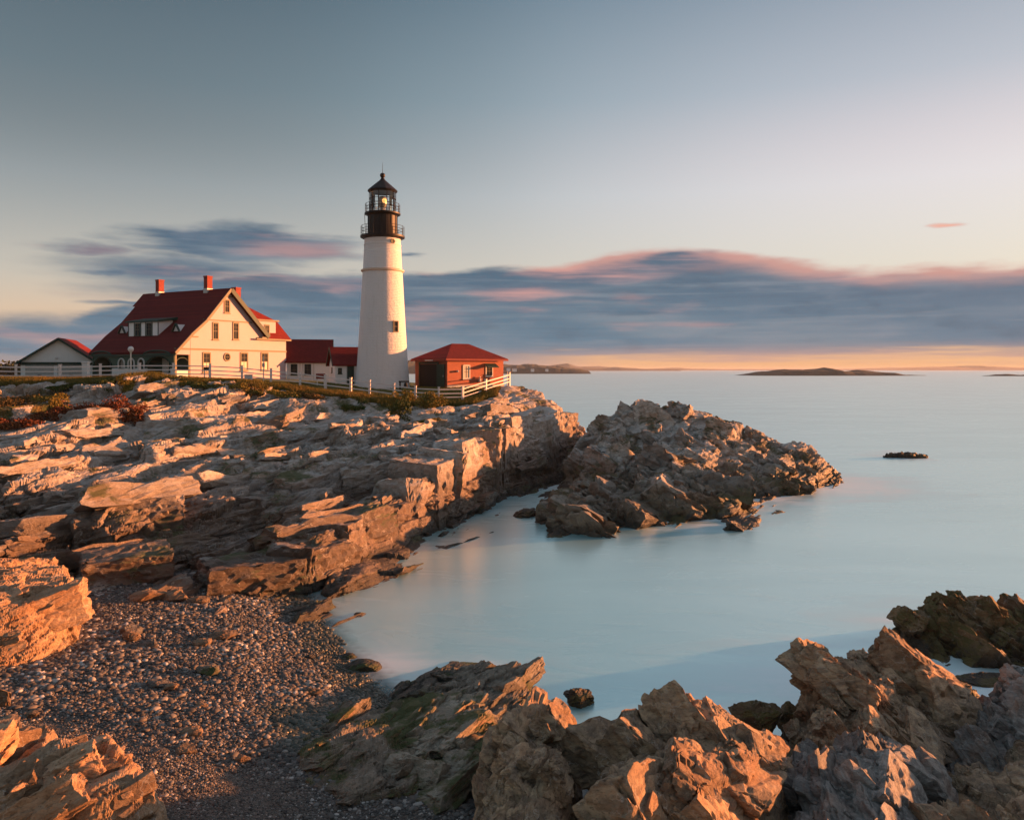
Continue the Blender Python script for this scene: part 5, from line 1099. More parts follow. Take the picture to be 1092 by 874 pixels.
# ------------------------------------------------------------------ small gabled buildings
def shed(name, C, length_dir, length, depth, hbase, eave, ridge, wallm, roofm, label, over=.3, gables=None, kind='shed', drop=1.2):
    """front wall from C along length_dir; ridge parallel to it"""
    h = empty(name, (C[0], C[1], hbase), math.atan2(length_dir[1], length_dir[0]), label, kind)
    e, r = eave-hbase, ridge-hbase; d = depth
    m = MB(); m.prism([(0, -drop), (d, -drop), (d, e), (d/2, r-.12), (0, e)], 0, length, lambda a, y, b: (y, a, b)); m.build('wall', wallm, h)
    sl = (r-e)/(d/2)
    up = [(-over, e-sl*over+.05), (d/2, r+.06), (d+over, e-sl*over+.05)]; lo = [(d+over, e-sl*over-.1), (d/2, r-.1), (-over, e-sl*over-.1)]
    m = MB(); m.prism(up+lo, -over, length+over, lambda a, y, b: (y, a, b)); m.build('roof', roofm, h)
    for y in (-over-.04, length+over+.04):
        m = MB(); m.bar((y, -over, e-sl*over-.04), (y, d/2, r-.04), .07, .2); m.bar((y, d/2, r-.04), (y, d+over, e-sl*over-.04), .07, .2)
        m.build('rake_board', M_GREEN, h)
    return h, e, r
f0 = lambda a, o_, z: (a, -o_, z)
h1, e, r = shed('link_shed', (-28.6, 101.0), (.98, .2), 5.4, 6, 8.0, 10.7, 13.4, M_WHITE_SHADE, M_ROOFD, 'low white shed with a dark red roof next to the big house')
window(h1, f0, .6, 1.25, .9, 2.1, frame=M_GREEN, fw=.08); window(h1, f0, 2.3, 2.95, .9, 2.1, frame=M_GREEN, fw=.08)
m = MB()
for a in (.25, 1.6, 1.95, 3.3): m.box(a, a+.12, -.05, -.004, -.3, 2.3)
m.build('corner_board', M_WHITEP, h1)
h2, e, r = shed('tower_shed', (-19.0, 85.6), (.94, .35), 4.1, 4.6, 7.9, 10.2, 11.95, M_WHITE_SHADE, M_ROOF, 'small white shed with a green door joined to the lighthouse foot')
m = MB(); m.box(1.25, 2.0, -.06, -.004, .0, 2.0); dr = m.build('door', M_GREEN, h2)
m = MB(); m.box(1.85, 1.92, -.12, -.061, .95, 1.05); m.build('handle', M_BLACK, dr)
m = MB(); m.box(1.15, 1.249, -.08, -.004, .0, 2.08); m.box(2.001, 2.1, -.08, -.004, 0, 2.08); m.box(1.15, 2.1, -.08, -.004, 2.081, 2.18); m.build('door_frame', M_WHITEP, h2)
window(h2, f0, 2.55, 3.1, .95, 1.95, frame=M_TRIM, fw=.08); window(h2, f0, .35, .65, 1.2, 1.7, frame=M_GREEN, fw=.06)
window(h2, lambda a, o_, z: (-o_, a, z), 2.1, 2.6, 1.3, 1.8, frame=M_TRIM, fw=.06)
h3 = empty('garage', ((22-546)*95/FPX, 95, 8.5), math.atan2(.30, .954), 'low white gabled garage with a red roof left of the big house', 'garage')
W_ = 7.7
m = MB(); m.prism([(0, -1), (W_, -1), (W_, 2.1), (W_*.53, 4.55), (0, 1.9)], 0, 9); m.build('wall', M_WHITE_SHADE, h3)
m = MB(); m.prism([(-.5, 1.55), (W_*.53, 4.6), (W_+.75, 1.65), (W_+.75, 1.85), (W_*.53, 4.85), (-.5, 1.75)], -.5, 9.4); m.build('roof', M_ROOF, h3)
m = MB(); m.bar((-.5, -.55, 1.62), (W_*.53, -.55, 4.70), .08, .26); m.bar((W_*.53, -.55, 4.70), (W_+.75, -.55, 1.72), .08, .26); m.build('rake_board', M_GREEN, h3)
m = MB(); m.box(0, W_, -.09, -.003, 1.55, 1.9); m.build('trim_band', M_GREEN, h3)
for a in (.5, 3.9):
    m = MB(); m.box(a, a+3., -.05, -.003, -.6, 1.54); d_ = m.build('garage_door', M_LGREY, h3)
    m = MB(); m.box(a+1.3, a+1.7, -.09, -.051, .35, .42); m.build('handle', M_BLACK, d_)
m = MB(); m.lathe([(.09, 0), (.13, .08), (.13, .2), (.05, .28)], 12, c=(W_*.5, -.2, 2.25)); m.build('wall_lamp', M_WHITEP, h3)

# brick building right of the tower
def oil_house():
    C = (-6.79, 83.6); zb = 7.62
    h = empty('brick_building', (C[0], C[1], zb), math.atan2(.6, .8), 'orange red brick building with a hipped red roof right of the lighthouse', 'building')
    # local x along the right face (0..7.6), local y along the left face (0..6.9)
    A, B, e, r = 7.3, 6.7, 2.98, 4.75
    m = MB(); m.box(0, A, 0, B, -1.2, e); m.build('wall', M_BRICK, h)
    m = MB(); o_ = .35; Q = [(-o_, -o_, e-.06), (A+o_, -o_, e-.06), (A+o_, B+o_, e-.06), (-o_, B+o_, e-.06), (-o_, -o_, e+.08), (A+o_, -o_, e+.08), (A+o_, B+o_, e+.08), (-o_, B+o_, e+.08), (2.7, B/2, r), (4.9, B/2, r)]
    V = [m.bm.verts.new(p) for p in Q]
    for f in ((3, 2, 1, 0), (0, 1, 5, 4), (1, 2, 6, 5), (2, 3, 7, 6), (3, 0, 4, 7), (4, 5, 9, 8), (5, 6, 9), (6, 7, 8, 9), (7, 4, 8)): m.bm.faces.new([V[i] for i in f])
    m.build('roof', M_ROOF, h)
    m = MB(); m.box(-o_-.04, A+o_+.04, -o_-.07, -o_-.003, e-.16, e+.04); m.box(-o_-.07, -o_-.003, -o_, B+o_, e-.16, e+.04); m.build('eave_board', M_CHIM, h)
    m = MB(); m.box(-.05, A+.05, -.09, -.004, -1.2, .25); m.build('plinth', M_LGREY, h)
    fr = lambda a, q, z: (a, -q, z); fl = lambda a, q, z: (-q, a, z)
    window(h, fr, 2.05, 2.75, 1.0, 2.25, frame=M_POLE, fw=.12, pane=M_CURT)
    w = window(h, fr, 5.0, 5.75, 1.25, 2.2, frame=M_POLE, fw=.12)
    m = MB(); m.poly([(4.7, -.01, 2.55), (6.2, -.01, 2.55), (6.2, -.75, 2.15), (4.7, -.75, 2.15)]); m.poly([(4.7, -.01, 2.50), (4.7, -.75, 2.1), (6.2, -.75, 2.1), (6.2, -.01, 2.5)]); m.poly([(4.7, -.75, 2.1), (4.7, -.75, 2.15), (6.2, -.75, 2.15), (6.2, -.75, 2.1)])
    m.poly([(4.7, -.01, 2.5), (4.7, -.01, 2.55), (4.7, -.75, 2.15), (4.7, -.75, 2.1)]); m.poly([(6.2, -.01, 2.55), (6.2, -.01, 2.5), (6.2, -.75, 2.1), (6.2, -.75, 2.15)]); m.build('awning', M_GREEN, h)
    m = MB(); m.box(3.9, 4.1, -.35, -.004, .5, .9); m.tube([(4.0, -.2, .9), (4.0, -.2, 1.15)], .05); m.build('meter_box', M_LGREY, h)
    m = MB(); m.lathe([(.12, 0), (.16, .1), (.1, .2)], 10, c=(1.2, -.14, 1.6)); m.build('wall_lamp', M_LGREY, h)
    # wide dark doorway with an open green leaf on the left face
    m = MB(); m.box(-.02, -.004, 1.9, 5.6, .0, 2.45); m.build('doorway', M_DARK, h)
    m = MB(); m.box(-.09, -.005, 5.601, 5.8, .0, 2.5); m.box(-.09, -.005, 1.7, 1.899, 0, 2.5); m.box(-.09, -.005, 1.7, 5.8, 2.501, 2.7); m.build('door_frame', M_GREEN, h)
    m = MB(); m.box(-.16, -.1, .35, 1.9, .05, 2.45); d_ = m.build('door', M_GREEN, h)
    m = MB(); m.box(-.2, -.161, .5, .6, 1.1, 1.3); m.build('handle', M_LGREY, d_)
    m = MB(); m.box(-.6, -.01, 2.2, 3.6, 2.82, 2.92); m.build('sign_board', M_WHITEP, h)
oil_house()

# ------------------------------------------------------------------ lighthouse
def lighthouse():
    cy = 86.; pxm = cy/FPX; cx = (408-546)*pxm
    zz = lambda py: (394-py)*pxm+CAMZ; base = zz(413)
    h = empty('lighthouse', (cx, cy, base), 0, 'tall white tapering lighthouse with a black lantern room and two railed galleries', 'lighthouse')
    Z = lambda py: zz(py)-base; R = lambda px: px*pxm/2
    m = MB(); n = 96; pr = [(R(60), -1.5)]
    for i in range(31):
        f = i/30; py = 413+(290-413)*f; pr.append((R(58-16*f**.82), Z(py)))
    m.lathe(pr, n); m.build('tower', M_TOWER, h, smooth=True)
    m = MB(); m.lathe([(R(42.2), Z(290.5)), (R(45.5), Z(289.8)), (R(45.8), Z(288.3)), (R(42), Z(287.4))], 64); m.build('belt_course', wall_mat('belt_stone', (.55, .42, .33), 0), h, smooth=True)
    m = MB(); m.lathe([(R(41.2), Z(287.5)), (R(39.6), Z(270)), (R(38), Z(256)), (R(40), Z(254.4))], 72); m.build('upper_tower', M_TOWER, h, smooth=True)
    m = MB()
    for py in (262, 268): m.lathe([(R(38.6), Z(py+.5)), (R(39.6), Z(py+.3)), (R(39.6), Z(py-.3)), (R(38.6), Z(py-.5))], 64)
    m.build('moulding', M_WHITEP, h, smooth=True)
    def gallery(pt, pb, w, railh, nb, name):
        m = MB(); m.lathe([(R(w-8), Z(pb)), (R(w), Z((pb+pt)/2)), (R(w), Z(pt))], 48); g = m.build(name, M_BLACK, h, smooth=True)
        z0 = Z(pt)
        for q in range(nb):
            a = 2*math.pi*(q+.3)/nb; x, y = R(w-1.6)*math.cos(a), R(w-1.6)*math.sin(a)
            m = MB(); m.tube([(x, y, z0), (x, y, z0+railh)], .028, 6); m.build('rail_post', M_BLACK, g)
        for f in (.35, .68, 1.):
            m = MB(); m.tube([(R(w-1.6)*math.cos(2*math.pi*q/48), R(w-1.6)*math.sin(2*math.pi*q/48), z0+railh*f) for q in range(49)], .022, 5); m.build('rail', M_BLACK, g)
        return g
    gallery(251.8, 255.6, 47, 1.0, 16, 'gallery')
    m = MB(); m.lathe([(R(31), Z(252)), (R(31), Z(231)), (R(33), Z(230))], 40); m.build('watch_room', M_BLACK, h, smooth=True)
    m = MB()
    for q in range(16):
        a = 2*math.pi*q/16; m.bar((R(31.2)*math.cos(a), R(31.2)*math.sin(a), Z(251.8)), (R(31.2)*math.cos(a), R(31.2)*math.sin(a), Z(231)), .07)
    m.build('panel_ribs', M_BLACK, h)
    m = MB(); a = math.radians(196); m.bar((R(38)*math.cos(a), R(38)*math.sin(a), Z(229)), (R(36)*math.cos(a), R(36)*math.sin(a), Z(250)), .12, .05); m.build('ladder', M_LGREY, h)
    gallery(227.6, 230.6, 38, .95, 16, 'lantern_gallery')
    # lantern: glass, bars, lens
    m = MB(); m.lathe([(R(27.2), Z(227.5)), (R(27.2), Z(205))], 16, caps=False); m.build('lantern_glass', M_CLEAR, h)
    m = MB(); rr = R(28)
    for q in range(10):
        a = 2*math.pi*(q+.3)/10; w_ = .055
        m.bar((rr*math.cos(a), rr*math.sin(a), Z(227.6)), (rr*math.cos(a), rr*math.sin(a), Z(204.6)), w_)
    for py, rad in ((227.2, .07), (220.5, .03), (212.5, .03), (205, .06)):
        m.tube([(rr*math.cos(2*math.pi*q/16), rr*math.sin(2*math.pi*q/16), Z(py)) for q in range(17)], rad, 5)
    m.build('glazing_bars', M_BLACK, h)
    m = MB(); m.lathe([(.5, Z(227.5)), (.3, Z(225)), (.28, Z(221.5))], 16); m.build('lens_pedestal', M_LGREY, h)
    lm, T, b = new_mat('lens'); b.inputs['Base Color'].default_value = (.22, .2, .17, 1); b.inputs['Roughness'].default_value = .25; b.inputs['Metallic'].default_value = .0
    m = MB(); m.lathe([(.35, Z(221.4)), (.5, Z(218)), (.52, Z(214.5)), (.4, Z(211)), (.22, Z(209.5))], 16); m.build('lens', lm, h)
    em, T, b = new_mat('lamp_light'); b.inputs['Base Color'].default_value = (1, .7, .35, 1); b.inputs['Emission Color'].default_value = (1., .45, .12, 1); b.inputs['Emission Strength'].default_value = .42
    m = MB(); bmesh.ops.create_uvsphere(m.bm, u_segments=20, v_segments=12, radius=.24, matrix=Matrix.Translation((.28, -.62, Z(215.2)))); m.build('lamp', em, h, smooth=True)
    m = MB(); m.lathe([(R(30.5), Z(204.8)), (R(32), Z(204)), (R(30), Z(202.6)), (R(17), Z(197)), (R(5.5), Z(192)), (R(4), Z(190.5))], 16); m.build('lantern_roof', M_BLACK, h)
    m = MB(); m.lathe([(R(3.4), Z(190.6)), (R(3.2), Z(189.5)), (R(5.4), Z(188.2)), (R(5.6), Z(186.4)), (R(3.8), Z(185)), (R(.8), Z(184.4))], 16); m.build('vent_ball', M_BLACK, h, smooth=True)
    m = MB(); m.tube([(0, 0, Z(184.6)), (0, 0, Z(173.5))], [.03, .012], 6); m.build('lightning_rod', M_BLACK, h)
    # small windows: on the lit side, and a round one below the gallery
    def tw(px, py0, py1, w_, kind='window'):
        rad = R(58-16*((413-(py0+py1)/2)/123)**.82) if py0 > 290 else R(38.6); off = (px-408)*pxm
        th = math.asin(off/rad)+math.radians(9.3); nrm = Vector((math.sin(th), -math.cos(th), 0)); side = Vector((math.cos(th), math.sin(th), 0))
        M = Matrix((( side.x, -nrm.x, 0, nrm.x*(rad-.12)), (side.y, -nrm.y, 0, nrm.y*(rad-.12)), (0, 0, 1, 0), (0, 0, 0, 1)))
        z0, z1 = Z(py1), Z(py0); m = MB()
        for b_ in ((-w_-.1, -w_, -.22, .1, z0-.1, z1+.1), (w_, w_+.1, -.22, .1, z0-.1, z1+.1), (-w_, w_, -.22, .1, z1, z1+.1), (-w_, w_, -.22, .1, z0-.1, z0)): m.box(*b_, M)
        w = m.build('window', M_TRIM, h); m = MB(); m.box(-w_, w_, -.15, .0, z0, z1, M); m.build('pane', M_GLASS, w)
        m = MB(); m.box(-w_, w_, -.18, -.151, (z0+z1)/2-.03, (z0+z1)/2+.03, M); m.build('muntin', M_TRIM, w)
    tw(421.3, 344, 354, .22)
    rad = R(38.8); th = math.asin((418.5-408)*pxm/rad)+math.radians(9.3); c_ = Vector((math.sin(th)*rad, -math.cos(th)*rad, Z(259.5)))
    m = MB(); m.lathe([(.26, -.1), (.26, .06), (.16, .06), (.16, .02)], 16, caps=True); bmesh.ops.transform(m.bm, matrix=Matrix.Translation(c_) @ Matrix.Rotation(th, 4, 'Z') @ Matrix.Rotation(math.pi/2, 4, 'X'), verts=m.bm.verts); m.build('porthole', M_TRIM, h)
lighthouse()

# ------------------------------------------------------------------ fence, pillar, lamp post and small things on the lawn
def ground(x, y):
    return float(H_HEAD(np.array([x]), np.array([y]))[0])
def fence():
    pts = []
    for px, yt, yb, Y in FENCE_PX:
        x = (px-546)*Y/FPX; pts.append((x, Y, ground(x, Y)-.02, (yb-yt)*Y/FPX))
    f = empty('rail_fence', pts[0][:3], 0, 'long pinkish white three rail wooden fence running along the cliff top', 'fence')
    o = Vector(pts[0][:3])
    P3 = [Vector(p[:3])-o for p in pts]; M2 = []
    for i in range(len(pts)):
        d = (P3[min(i+1, len(pts)-1)]-P3[max(i-1, 0)]); ang = math.atan2(d.y, d.x)
        m = MB(); M = Matrix.Translation(P3[i]) @ Matrix.Rotation(ang, 4, 'Z'); hh = 1.42
        m.box(-.1, .1, -.1, .1, -.5, hh, M); m.box(-.13, .13, -.13, .13, hh+.002, hh+.06, M); m.build('post', M_PINKW, f)
        if i+1 < len(pts):
            L = (P3[i+1]-P3[i]); nseg = max(1, int(round(L.length/3.9)))
            for q in range(1, nseg):
                c = P3[i]+L*q/nseg; g = ground(c.x+o.x, c.y+o.y)-o.z-.02
                c = Vector((c.x, c.y, g)); m = MB(); MM = Matrix.Translation(c) @ Matrix.Rotation(math.atan2(L.y, L.x), 4, 'Z')
                m.box(-.08, .08, -.08, .08, -.5, 1.36, MM); m.build('post', M_PINKW, f); M2.append((i+q/nseg, c))
    allp = sorted([(float(i), p) for i, p in enumerate(P3)]+M2, key=lambda q: q[0])
    for (i0, a), (i1, b_) in zip(allp, allp[1:]):
        for z in (.42, .80, 1.20):
            m = MB(); off = Vector((0, -.13, z+random.uniform(-.015, .015))); m.bar(a+off, b_+off+Vector((0, 0, random.uniform(-.015, .015))), .045, .10); m.build('rail', M_PINKW, f)
fence()
def spot(px, Y): x = (px-546)*Y/FPX; return (x, Y, ground(x, Y))
g = empty('gate_pillar', spot(91.5, 77), 0, 'square white pillar standing in the fence line left of the house', 'pillar')
m = MB(); m.box(-.26, .26, -.26, .26, -.4, 1.55); m.build('shaft', M_WHITEP, g, bevel=.02)
m = MB(); m.box(-.32, .32, -.32, .32, 1.552, 1.68); m.build('cap_stone', M_WHITEP, g, bevel=.02)
lp = empty('lamp_post', spot(139.5, 76.5), 0, 'pale lamp post with a round globe in front of the porch', 'lamp post')
m = MB(); m.lathe([(.12, -.3), (.12, .3), (.075, .4), (.06, 2.45), (.11, 2.5), (.1, 2.56)], 12); m.build('pole', M_POLE, lp, smooth=True)
m = MB(); bmesh.ops.create_uvsphere(m.bm, u_segments=16, v_segments=12, radius=.27, matrix=Matrix.Translation((0, 0, 2.8))); m.build('globe', M_WHITEP, lp, smooth=True)
def sign(px, Y, w, z0, z1, mat, label, cat, name='information_sign', face=0.):
    s = empty(name, spot(px, Y), face, label, cat)
    for x in (-w*.38, w*.38): m = MB(); m.box(x-.04, x+.04, -.04, .04, -.3, z0+.1); m.build('post', M_POLE, s)
    m = MB(); m.box(-w/2, w/2, -.08, -.042, z0, z1); m.build('board', mat, s); return s
sign(220.5, 81, .62, .75, 1.15, M_BLACK, 'small dark notice board before the gable wall', 'sign')
sign(342, 82, .95, .7, 1.25, M_CHIM, 'reddish brown board behind the fence near the sheds', 'sign')
pl = empty('flag_pole', spot(281, 80.5), 0, 'thin bare pole standing behind the fence by the gable wall', 'pole')
m = MB(); m.lathe([(.06, -.3), (.045, 2.5), (.07, 2.52), (.02, 2.6)], 10); m.build('mast', M_POLE, pl); m = MB(); m.box(-.12, .12, -.06, .06, 1.5, 1.9); m.build('junction_box', M_LGREY, pl)
bx = empty('utility_box', spot(265, 81.5), 0, 'low pinkish utility box on the lawn below the gable windows', 'box')
m = MB(); m.box(-.35, .35, -.25, .25, -.2, .55); m.build('cabinet', M_PINKW, bx, bevel=.03); m = MB(); m.box(-.4, .4, -.3, .3, .552, .62); m.build('lid', M_PINKW, bx, bevel=.01)
vw = empty('fog_bell_stand', spot(430.5, 82), 0, 'small black fog bell stand on the lawn beside the tower foot', 'bell')
m = MB(); m.box(-.5, .55, -.1, .1, .95, 1.1); m.box(-.45, -.3, -.08, .08, -.3, .949); m.build('stand', M_BLACK, vw)
m = MB(); m.lathe([(.08, .92), (.17, .8), (.2, .55), (.27, .42)], 14, c=(.2, 0, 0)); m.build('bell', M_BLACK, vw, smooth=True)
ax = empty('antenna_post', spot(541, 91), 0, 'thin post with a cross arm beyond the fence corner at the cliff edge', 'post')
m = MB(); m.tube([(0, 0, -.2), (0, 0, 2.1)], .035, 6); m.build('mast', M_LGREY, ax); m = MB(); m.tube([(-.45, 0, 2.05), (.45, 0, 2.05)], .025, 6); m.build('cross_arm', M_LGREY, ax)

# ------------------------------------------------------------------ plants
def leaf_mat(name, c1, c2, c3):
    m, T, b = new_mat(name)
    f = T.node('ShaderNodeAttribute', attribute_name='tone').outputs['Fac']
    T.put(b.inputs['Base Color'], T.ramp(f, [(0., c1), (.5, c2), (1., c3)])); b.inputs['Roughness'].default_value = .75; b.inputs['Specular IOR Level'].default_value = .2
    return m
L_GREEN = leaf_mat('green_leaf', (.03, .045, .01), (.06, .08, .018), (.11, .11, .025)); L_GOLD = leaf_mat('golden_leaf', (.09, .085, .015), (.17, .13, .025), (.27, .19, .035))
L_RED = leaf_mat('red_leaf', (.07, .02, .01), (.14, .035, .014), (.17, .075, .025)); L_BROWN = leaf_mat('brown_leaf', (.05, .035, .012), (.10, .065, .02), (.17, .10, .03)); M_STEM = simple('twig', (.08, .055, .035))
def shrub(px, py, Y, rx, ry, rz, mat, label, n=2600, leaf=.09, seed=0, group='shrubs on the rocks'):
    x = (px-546)*Y/FPX; z = ground(x, Y); rg = np.random.default_rng(300+seed)
    s = empty('shrub', (x, Y, z), 0, label, 'shrub', group)
    K = 9; cl = rg.normal(0, .42, (K, 3))*np.array((rx, ry, rz*.5)); cl[:, 2] = abs(cl[:, 2])+rz*.3; cr_ = rg.uniform(.28, .5, K)
    k = rg.integers(0, K, n); d = rg.normal(size=(n, 3)); d /= np.linalg.norm(d, axis=1, keepdims=True); rad = rg.uniform(.3, 1, n)**.6
    C = cl[k]+d*(rad*cr_[k])[:, None]*np.array((rx, ry, rz)); C[:, 2] = np.maximum(C[:, 2], -.05)
    gz = H_HEAD(C[:, 0]+x, C[:, 1]+Y)-z; C[:, 2] += gz
    u = rg.normal(size=(n, 3)); u /= np.linalg.norm(u, axis=1, keepdims=True); v = np.cross(u, rg.normal(size=(n, 3))); v /= np.linalg.norm(v, axis=1, keepdims=True)
    sz = (leaf*rg.uniform(.6, 1.3, n))[:, None]
    V = np.stack([C-u*sz, C+v*sz*.5, C+u*sz, C-v*sz*.5], 1).reshape(-1, 3); F = np.arange(4*n).reshape(n, 4)
    tone = np.repeat(np.clip(rg.uniform(0, 1, K)[k]*.6+rg.uniform(0, .5, n), 0, 1), 4)
    link('foliage', np_mesh('foliage', V, F, False, {'tone': tone}), mat, s)
    m = MB()
    for q in range(K): m.tube([(0, 0, -.15), tuple(cl[q]*.5+np.array((0, 0, .05))), tuple(cl[q])], [.03, .02, .008], 5)
    m.build('stem', M_STEM, s)
SH = [(460, 433, 74, 2.1, 1.3, 1.6, L_GOLD, 'largest golden shrub on the cliff below the brick building'), (436, 432, 75, .9, .8, 1.3, L_GOLD, 'small golden shrub left of the largest one'),
      (425, 454, 66, 1.1, .9, 1.5, L_GREEN, 'round green shrub lower on the pale rock'), (451, 464, 62, 1.3, .8, .35, L_GOLD, 'low straw coloured tuft on the pale slab'),
      (240, 416, 70.5, 3.4, 1.0, .6, L_GOLD, 'wide golden bramble below the fence in front of the gable'), (214, 415, 70.5, 1.4, .9, .5, L_GREEN, 'dark green bush left of the wide golden bramble'),
      (265, 418, 71, 1.5, .9, .5, L_BROWN, 'brown bush right of the wide golden bramble'), (98, 447, 60.5, 3.2, 1.6, 1.1, L_RED, 'bright red creeping bush in the middle of the left rocks'),
      (128, 452, 59.5, 2.2, 1.2, .8, L_RED, 'low red bush at the right end of the bright red patch'), (66, 457, 58, 2.2, 1.2, .9, L_RED, 'rusty red bush at the lower left of the red patch'),
      (15, 434, 63, 3., 2, .7, L_BROWN, 'dark brown bush below the fence at the left edge'), (42, 424, 66, 2.4, 1.3, .6, L_BROWN, 'brown bush right of the dark one at the left edge'),
      (65, 438, 63, 2., 1.2, .7, L_GOLD, 'tawny bush between the brown bushes and the red patch'), (12, 462, 55, 2.6, 1.2, .7, L_RED, 'low rusty plants at the left edge of the rocks'),
      (70, 413, 68.5, 2.2, .8, .4, L_GREEN, 'green bush under the fence below the garage'), (100, 412, 69, 1.8, .8, .35, L_GREEN, 'green bush under the fence below the white pillar'), (130, 413, 69.5, 2., .8, .35, L_GOLD, 'golden grass clump below the lamp post'),
      (300, 424, 72, 1.8, .9, .45, L_GOLD, 'golden bush on the slope below the bare pole'), (330, 428, 72.5, 1.6, .8, .4, L_BROWN, 'russet bush on the slope below the link shed'), (375, 436, 72, 1.4, .8, .35, L_GREEN, 'small green bush on the slope below the green door'),
      (180, 412, 70, 1.6, .8, .35, L_GOLD, 'golden tuft below the porch corner'), (513, 426, 82, .9, .6, .5, L_GOLD, 'orange tuft on the rocks at the right end of the fence'), (560, 420, 87, .4, .4, .2, L_GREEN, 'tiny green tuft on the outermost rock of the point')]
for i, (px, py, Y, rx, ry, rz, mt, lb) in enumerate(SH[:-1]): shrub(px, py, Y, rx, ry, rz, mt, lb, seed=i, n=int(900+900*rx))
def grass():
    rg = np.random.default_rng(11); N = 260000
    px = rg.uniform(-160, 560, N); base = np.interp((px-546)/FPX, _cr[:, 0], _cr[:, 1]); Y = base+rg.normal(.4, 2.4, N)
    deep = rg.uniform(size=N) < .3; Y = np.where(deep, base+rg.uniform(0, 16, N), Y); X = (px-546)/FPX*Y
    Z = H_HEAD(X, Y); V0 = np.stack([X, Y, Z], 1); ok = (veg_f(V0) > .45) & (Y < 88)
    X, Y, Z, deep = X[ok], Y[ok], Z[ok], deep[ok]; n = len(X)
    hgt = rg.uniform(.15, .55, n)*np.where(Y-np.interp(X/Y, _cr[:, 0], _cr[:, 1]) > 2., .35, 1.); a = rg.uniform(0, 6.28, n); w = .028
    dx, dy = np.cos(a)*w, np.sin(a)*w; lx, ly = rg.normal(0, .3, n)*hgt, rg.normal(0, .3, n)*hgt
    Z -= .03
    V = np.stack([np.stack([X-dx, Y-dy, Z], 1), np.stack([X+dx, Y+dy, Z], 1), np.stack([X+lx, Y+ly, Z+hgt], 1)], 1).reshape(-1, 3)
    tone = np.repeat(np.clip(.5+.5*fbm(np.stack([X*.4, Y*.4, X*0], 1), 5, 3)+rg.normal(0, .18, n), 0, 1), 3)
    m = leaf_mat('grass_blade', (.06, .075, .014), (.13, .11, .022), (.22, .13, .03))
    o = link('cliff_grass', np_mesh('cliff_grass', V, np.arange(3*n).reshape(n, 3), False, {'tone': tone}), m)
    tag(o, 'green and golden grass along the cliff top', 'grass', kind='stuff')
grass()

# ------------------------------------------------------------------ far land
def far_land(name, pts, Y, depth, mat, seed, rough, label=None, cat=None, kind=None, n=260, zrows=7, base=-1.):
    """pts: (px, py of the top); a long low body of land with its own width"""
    px = np.linspace(pts[0][0], pts[-1][0], n); top = np.interp(px, [p[0] for p in pts], [p[1] for p in pts]); X = (px-546)*Y/FPX; zt = CAMZ+(394-top)*Y/FPX
    zt = zt-base*0
    rows = []
    for j in range(zrows):
        f = j/(zrows-1); sh_ = math.sin(math.pi*f)**.55
        xx = X; yy = Y+depth*(f-.5)+0*X
        nz = fbm(np.stack([X/rough, yy/rough, X*0], 1), seed, 4)
        rows.append(np.stack([xx, yy, base+(np.maximum(zt, .3)-base)*sh_*(1+.42*nz*(0 < f < 1))], 1))
    V = np.concatenate(rows); idx = np.arange(n*zrows).reshape(zrows, n); F = np.stack([idx[:-1, :-1], idx[:-1, 1:], idx[1:, 1:], idx[1:, :-1]], -1).reshape(-1, 4)
    o = link(name, np_mesh(name, V, F, False), mat); tag(o, label, cat, None, kind); return o
def land_mat(name, c1, c2, sc):
    m, T, b = new_mat(name); co = T.node('ShaderNodeTexCoord').outputs['Object']; T.put(b.inputs['Base Color'], T.mix(T.ss(T.noise(co, sc, 6, .7), .4, .6), c1, c2)); b.inputs['Roughness'].default_value = .95; return m
M_ISLE = land_mat('island_heath', (.022, .032, .022), (.055, .055, .04), .05); M_WOOD = land_mat('far_wood', (.035, .045, .035), (.06, .06, .045), .03); M_HILL = land_mat('far_hill', (.06, .07, .06), (.10, .10, .09), .004)
far_land('island', [(792, 400), (800, 398.5), (812, 396), (826, 394.5), (850, 393.6), (868, 393.0), (885, 393.8), (905, 395), (925, 395.6), (938, 396), (946, 398.4), (952, 399.6)], 1300, 160, M_ISLE, 1, 30, 'long low dark island far out near the horizon', 'island')
far_land('sea_ledge', [(940, 399.9), (955, 399.7), (970, 399.8), (986, 400.1)], 1260, 20, M_ISLE, 2, 15, 'thin dark reef trailing off the right end of the long island', 'reef')
far_land('sea_ledge', [(1050, 400.6), (1062, 399.4), (1075, 399.0), (1090, 399.5), (1120, 399.6), (1150, 400.8)], 1180, 40, M_ISLE, 3, 15, 'small low dark reef at the right edge near the horizon', 'reef')
far_land('wooded_shore', [(430, 385), (440, 384), (470, 386), (520, 387), (545, 389), (560, 389), (580, 390), (600, 391), (614, 393.2), (625, 394.8)], 1900, 260, M_WOOD, 4, 40, kind='structure')
far_land('far_hill', [(560, 392), (590, 389.5), (605, 388.5), (618, 391), (640, 392.4), (655, 391), (690, 393.3), (715, 393.5)], 6500, 900, M_HILL, 5, 300, kind='structure')
far_land('horizon_hill', [(470, 392), (600, 391.6), (622, 391.5), (640, 390.5), (655, 391.8), (690, 393), (705, 392), (718, 391.4), (730, 392.8), (800, 393.4), (900, 393.2), (975, 392), (1000, 391.0), (1035, 390.4), (1065, 391.3), (1092, 391.9), (1200, 392.2), (1400, 393)], 11000, 1500, M_HILL, 6, 500, kind='structure')
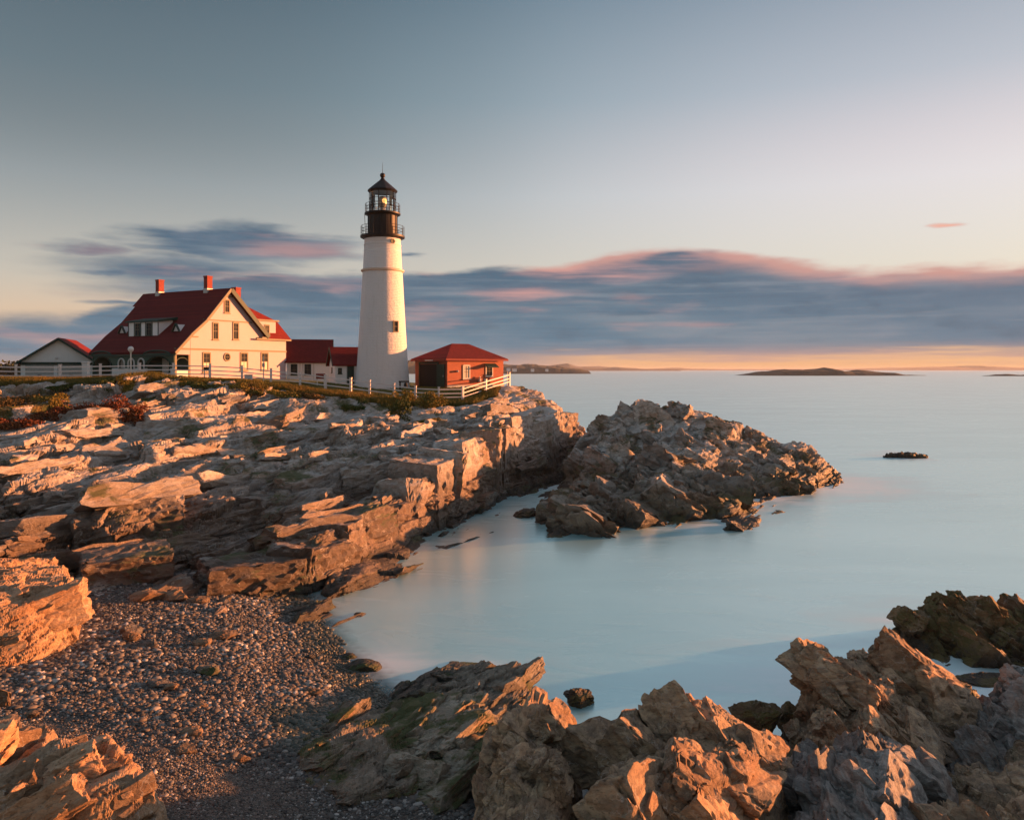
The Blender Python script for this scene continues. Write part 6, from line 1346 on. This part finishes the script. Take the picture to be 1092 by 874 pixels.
# treeline behind the lawn at the left
def treeline():
    rg = np.random.default_rng(21); C = []; 
    for k in range(150):
        x = rg.uniform(-330, -120); y = 300+rg.uniform(-10, 30); hh = rg.uniform(4.5, 7.)*(1-.25*sstep(np.array([x]), -200, -120)[0]); C.append((x, y, hh))
    n = 90; V = []
    for x, y, hh in C:
        d = rg.normal(size=(n, 3)); d /= np.linalg.norm(d, axis=1, keepdims=True); V.append(np.array((x, y, 6.5+hh*.5))+d*np.array((3.2, 3.2, hh*.55))*rg.uniform(.5, 1., (n, 1)))
    C3 = np.concatenate(V); m_ = len(C3); u = rg.normal(size=(m_, 3)); u /= np.linalg.norm(u, axis=1, keepdims=True); v = np.cross(u, rg.normal(size=(m_, 3))); v /= np.linalg.norm(v, axis=1, keepdims=True)
    VV = np.stack([C3-u*.7, C3+v*.5, C3+u*.7, C3-v*.5], 1).reshape(-1, 3)
    o = link('distant_treeline', np_mesh('distant_treeline', VV, np.arange(4*m_).reshape(m_, 4), False, {'tone': np.repeat(rg.uniform(0, 1, m_), 4)}), leaf_mat('distant_leaf', (.02, .03, .015), (.035, .05, .02), (.05, .06, .03)))
    tag(o, 'dark distant wood behind the garage', 'wood', kind='stuff')
    m = MB(); m.box(-420, -90, 240, 380, -5, 7.2); o = m.build('woodland_ground', M_WOOD); tag(o, kind='structure')
treeline()
def far_house(px, py, Y, w, hgt, d, label):
    x = (px-546)*Y/FPX; z = CAMZ+(394-py)*Y/FPX
    h = empty('far_house', (x, Y, z-hgt), .3, label, 'house', 'far houses on the wooded shore')
    m = MB(); m.prism([(0, -2), (d, -2), (d, hgt*.6), (d/2, hgt*.98), (0, hgt*.6)], 0, w, lambda a, y, b: (y, a, b)); m.build('wall', M_WHITEP, h)
    m = MB(); m.prism([(-.4, hgt*.57), (d/2, hgt), (d+.4, hgt*.57), (d+.4, hgt*.62), (d/2, hgt*1.06), (-.4, hgt*.62)], -.4, w+.4, lambda a, y, b: (y, a, b)); m.build('roof', M_LGREY, h)
for px, py, w, hh, lb in ((541, 392.4, 7, 5, 'leftmost of the tiny pale houses on the far wooded shore'), (547, 392.8, 9, 5, 'widest of the tiny pale houses right of the brick building'), (567, 393.2, 6, 4.5, 'lone pale house midway along the far wooded shore'), (582.5, 393.2, 5, 4, 'rightmost tiny pale house on the far wooded shore')):
    far_house(px, py, 1765, w, hh, 6, lb)

# ------------------------------------------------------------------ sea air
def haze():
    m = bpy.data.materials.new('sea_haze'); m.use_nodes = True; T = NT(m.node_tree); T.n.clear()
    v = T.node('ShaderNodeVolumePrincipled'); v.inputs['Color'].default_value = (.86, .92, 1., 1); v.inputs['Density'].default_value = 5e-5
    o_ = T.node('ShaderNodeOutputMaterial'); T.l.new(v.outputs[0], o_.inputs['Volume'])
    b = MB(); b.box(-27000, 27000, -60, 20600, -7, 37.); o = b.build('haze', m); tag(o, 'thin sea haze over the bay', 'haze', kind='stuff')
haze()
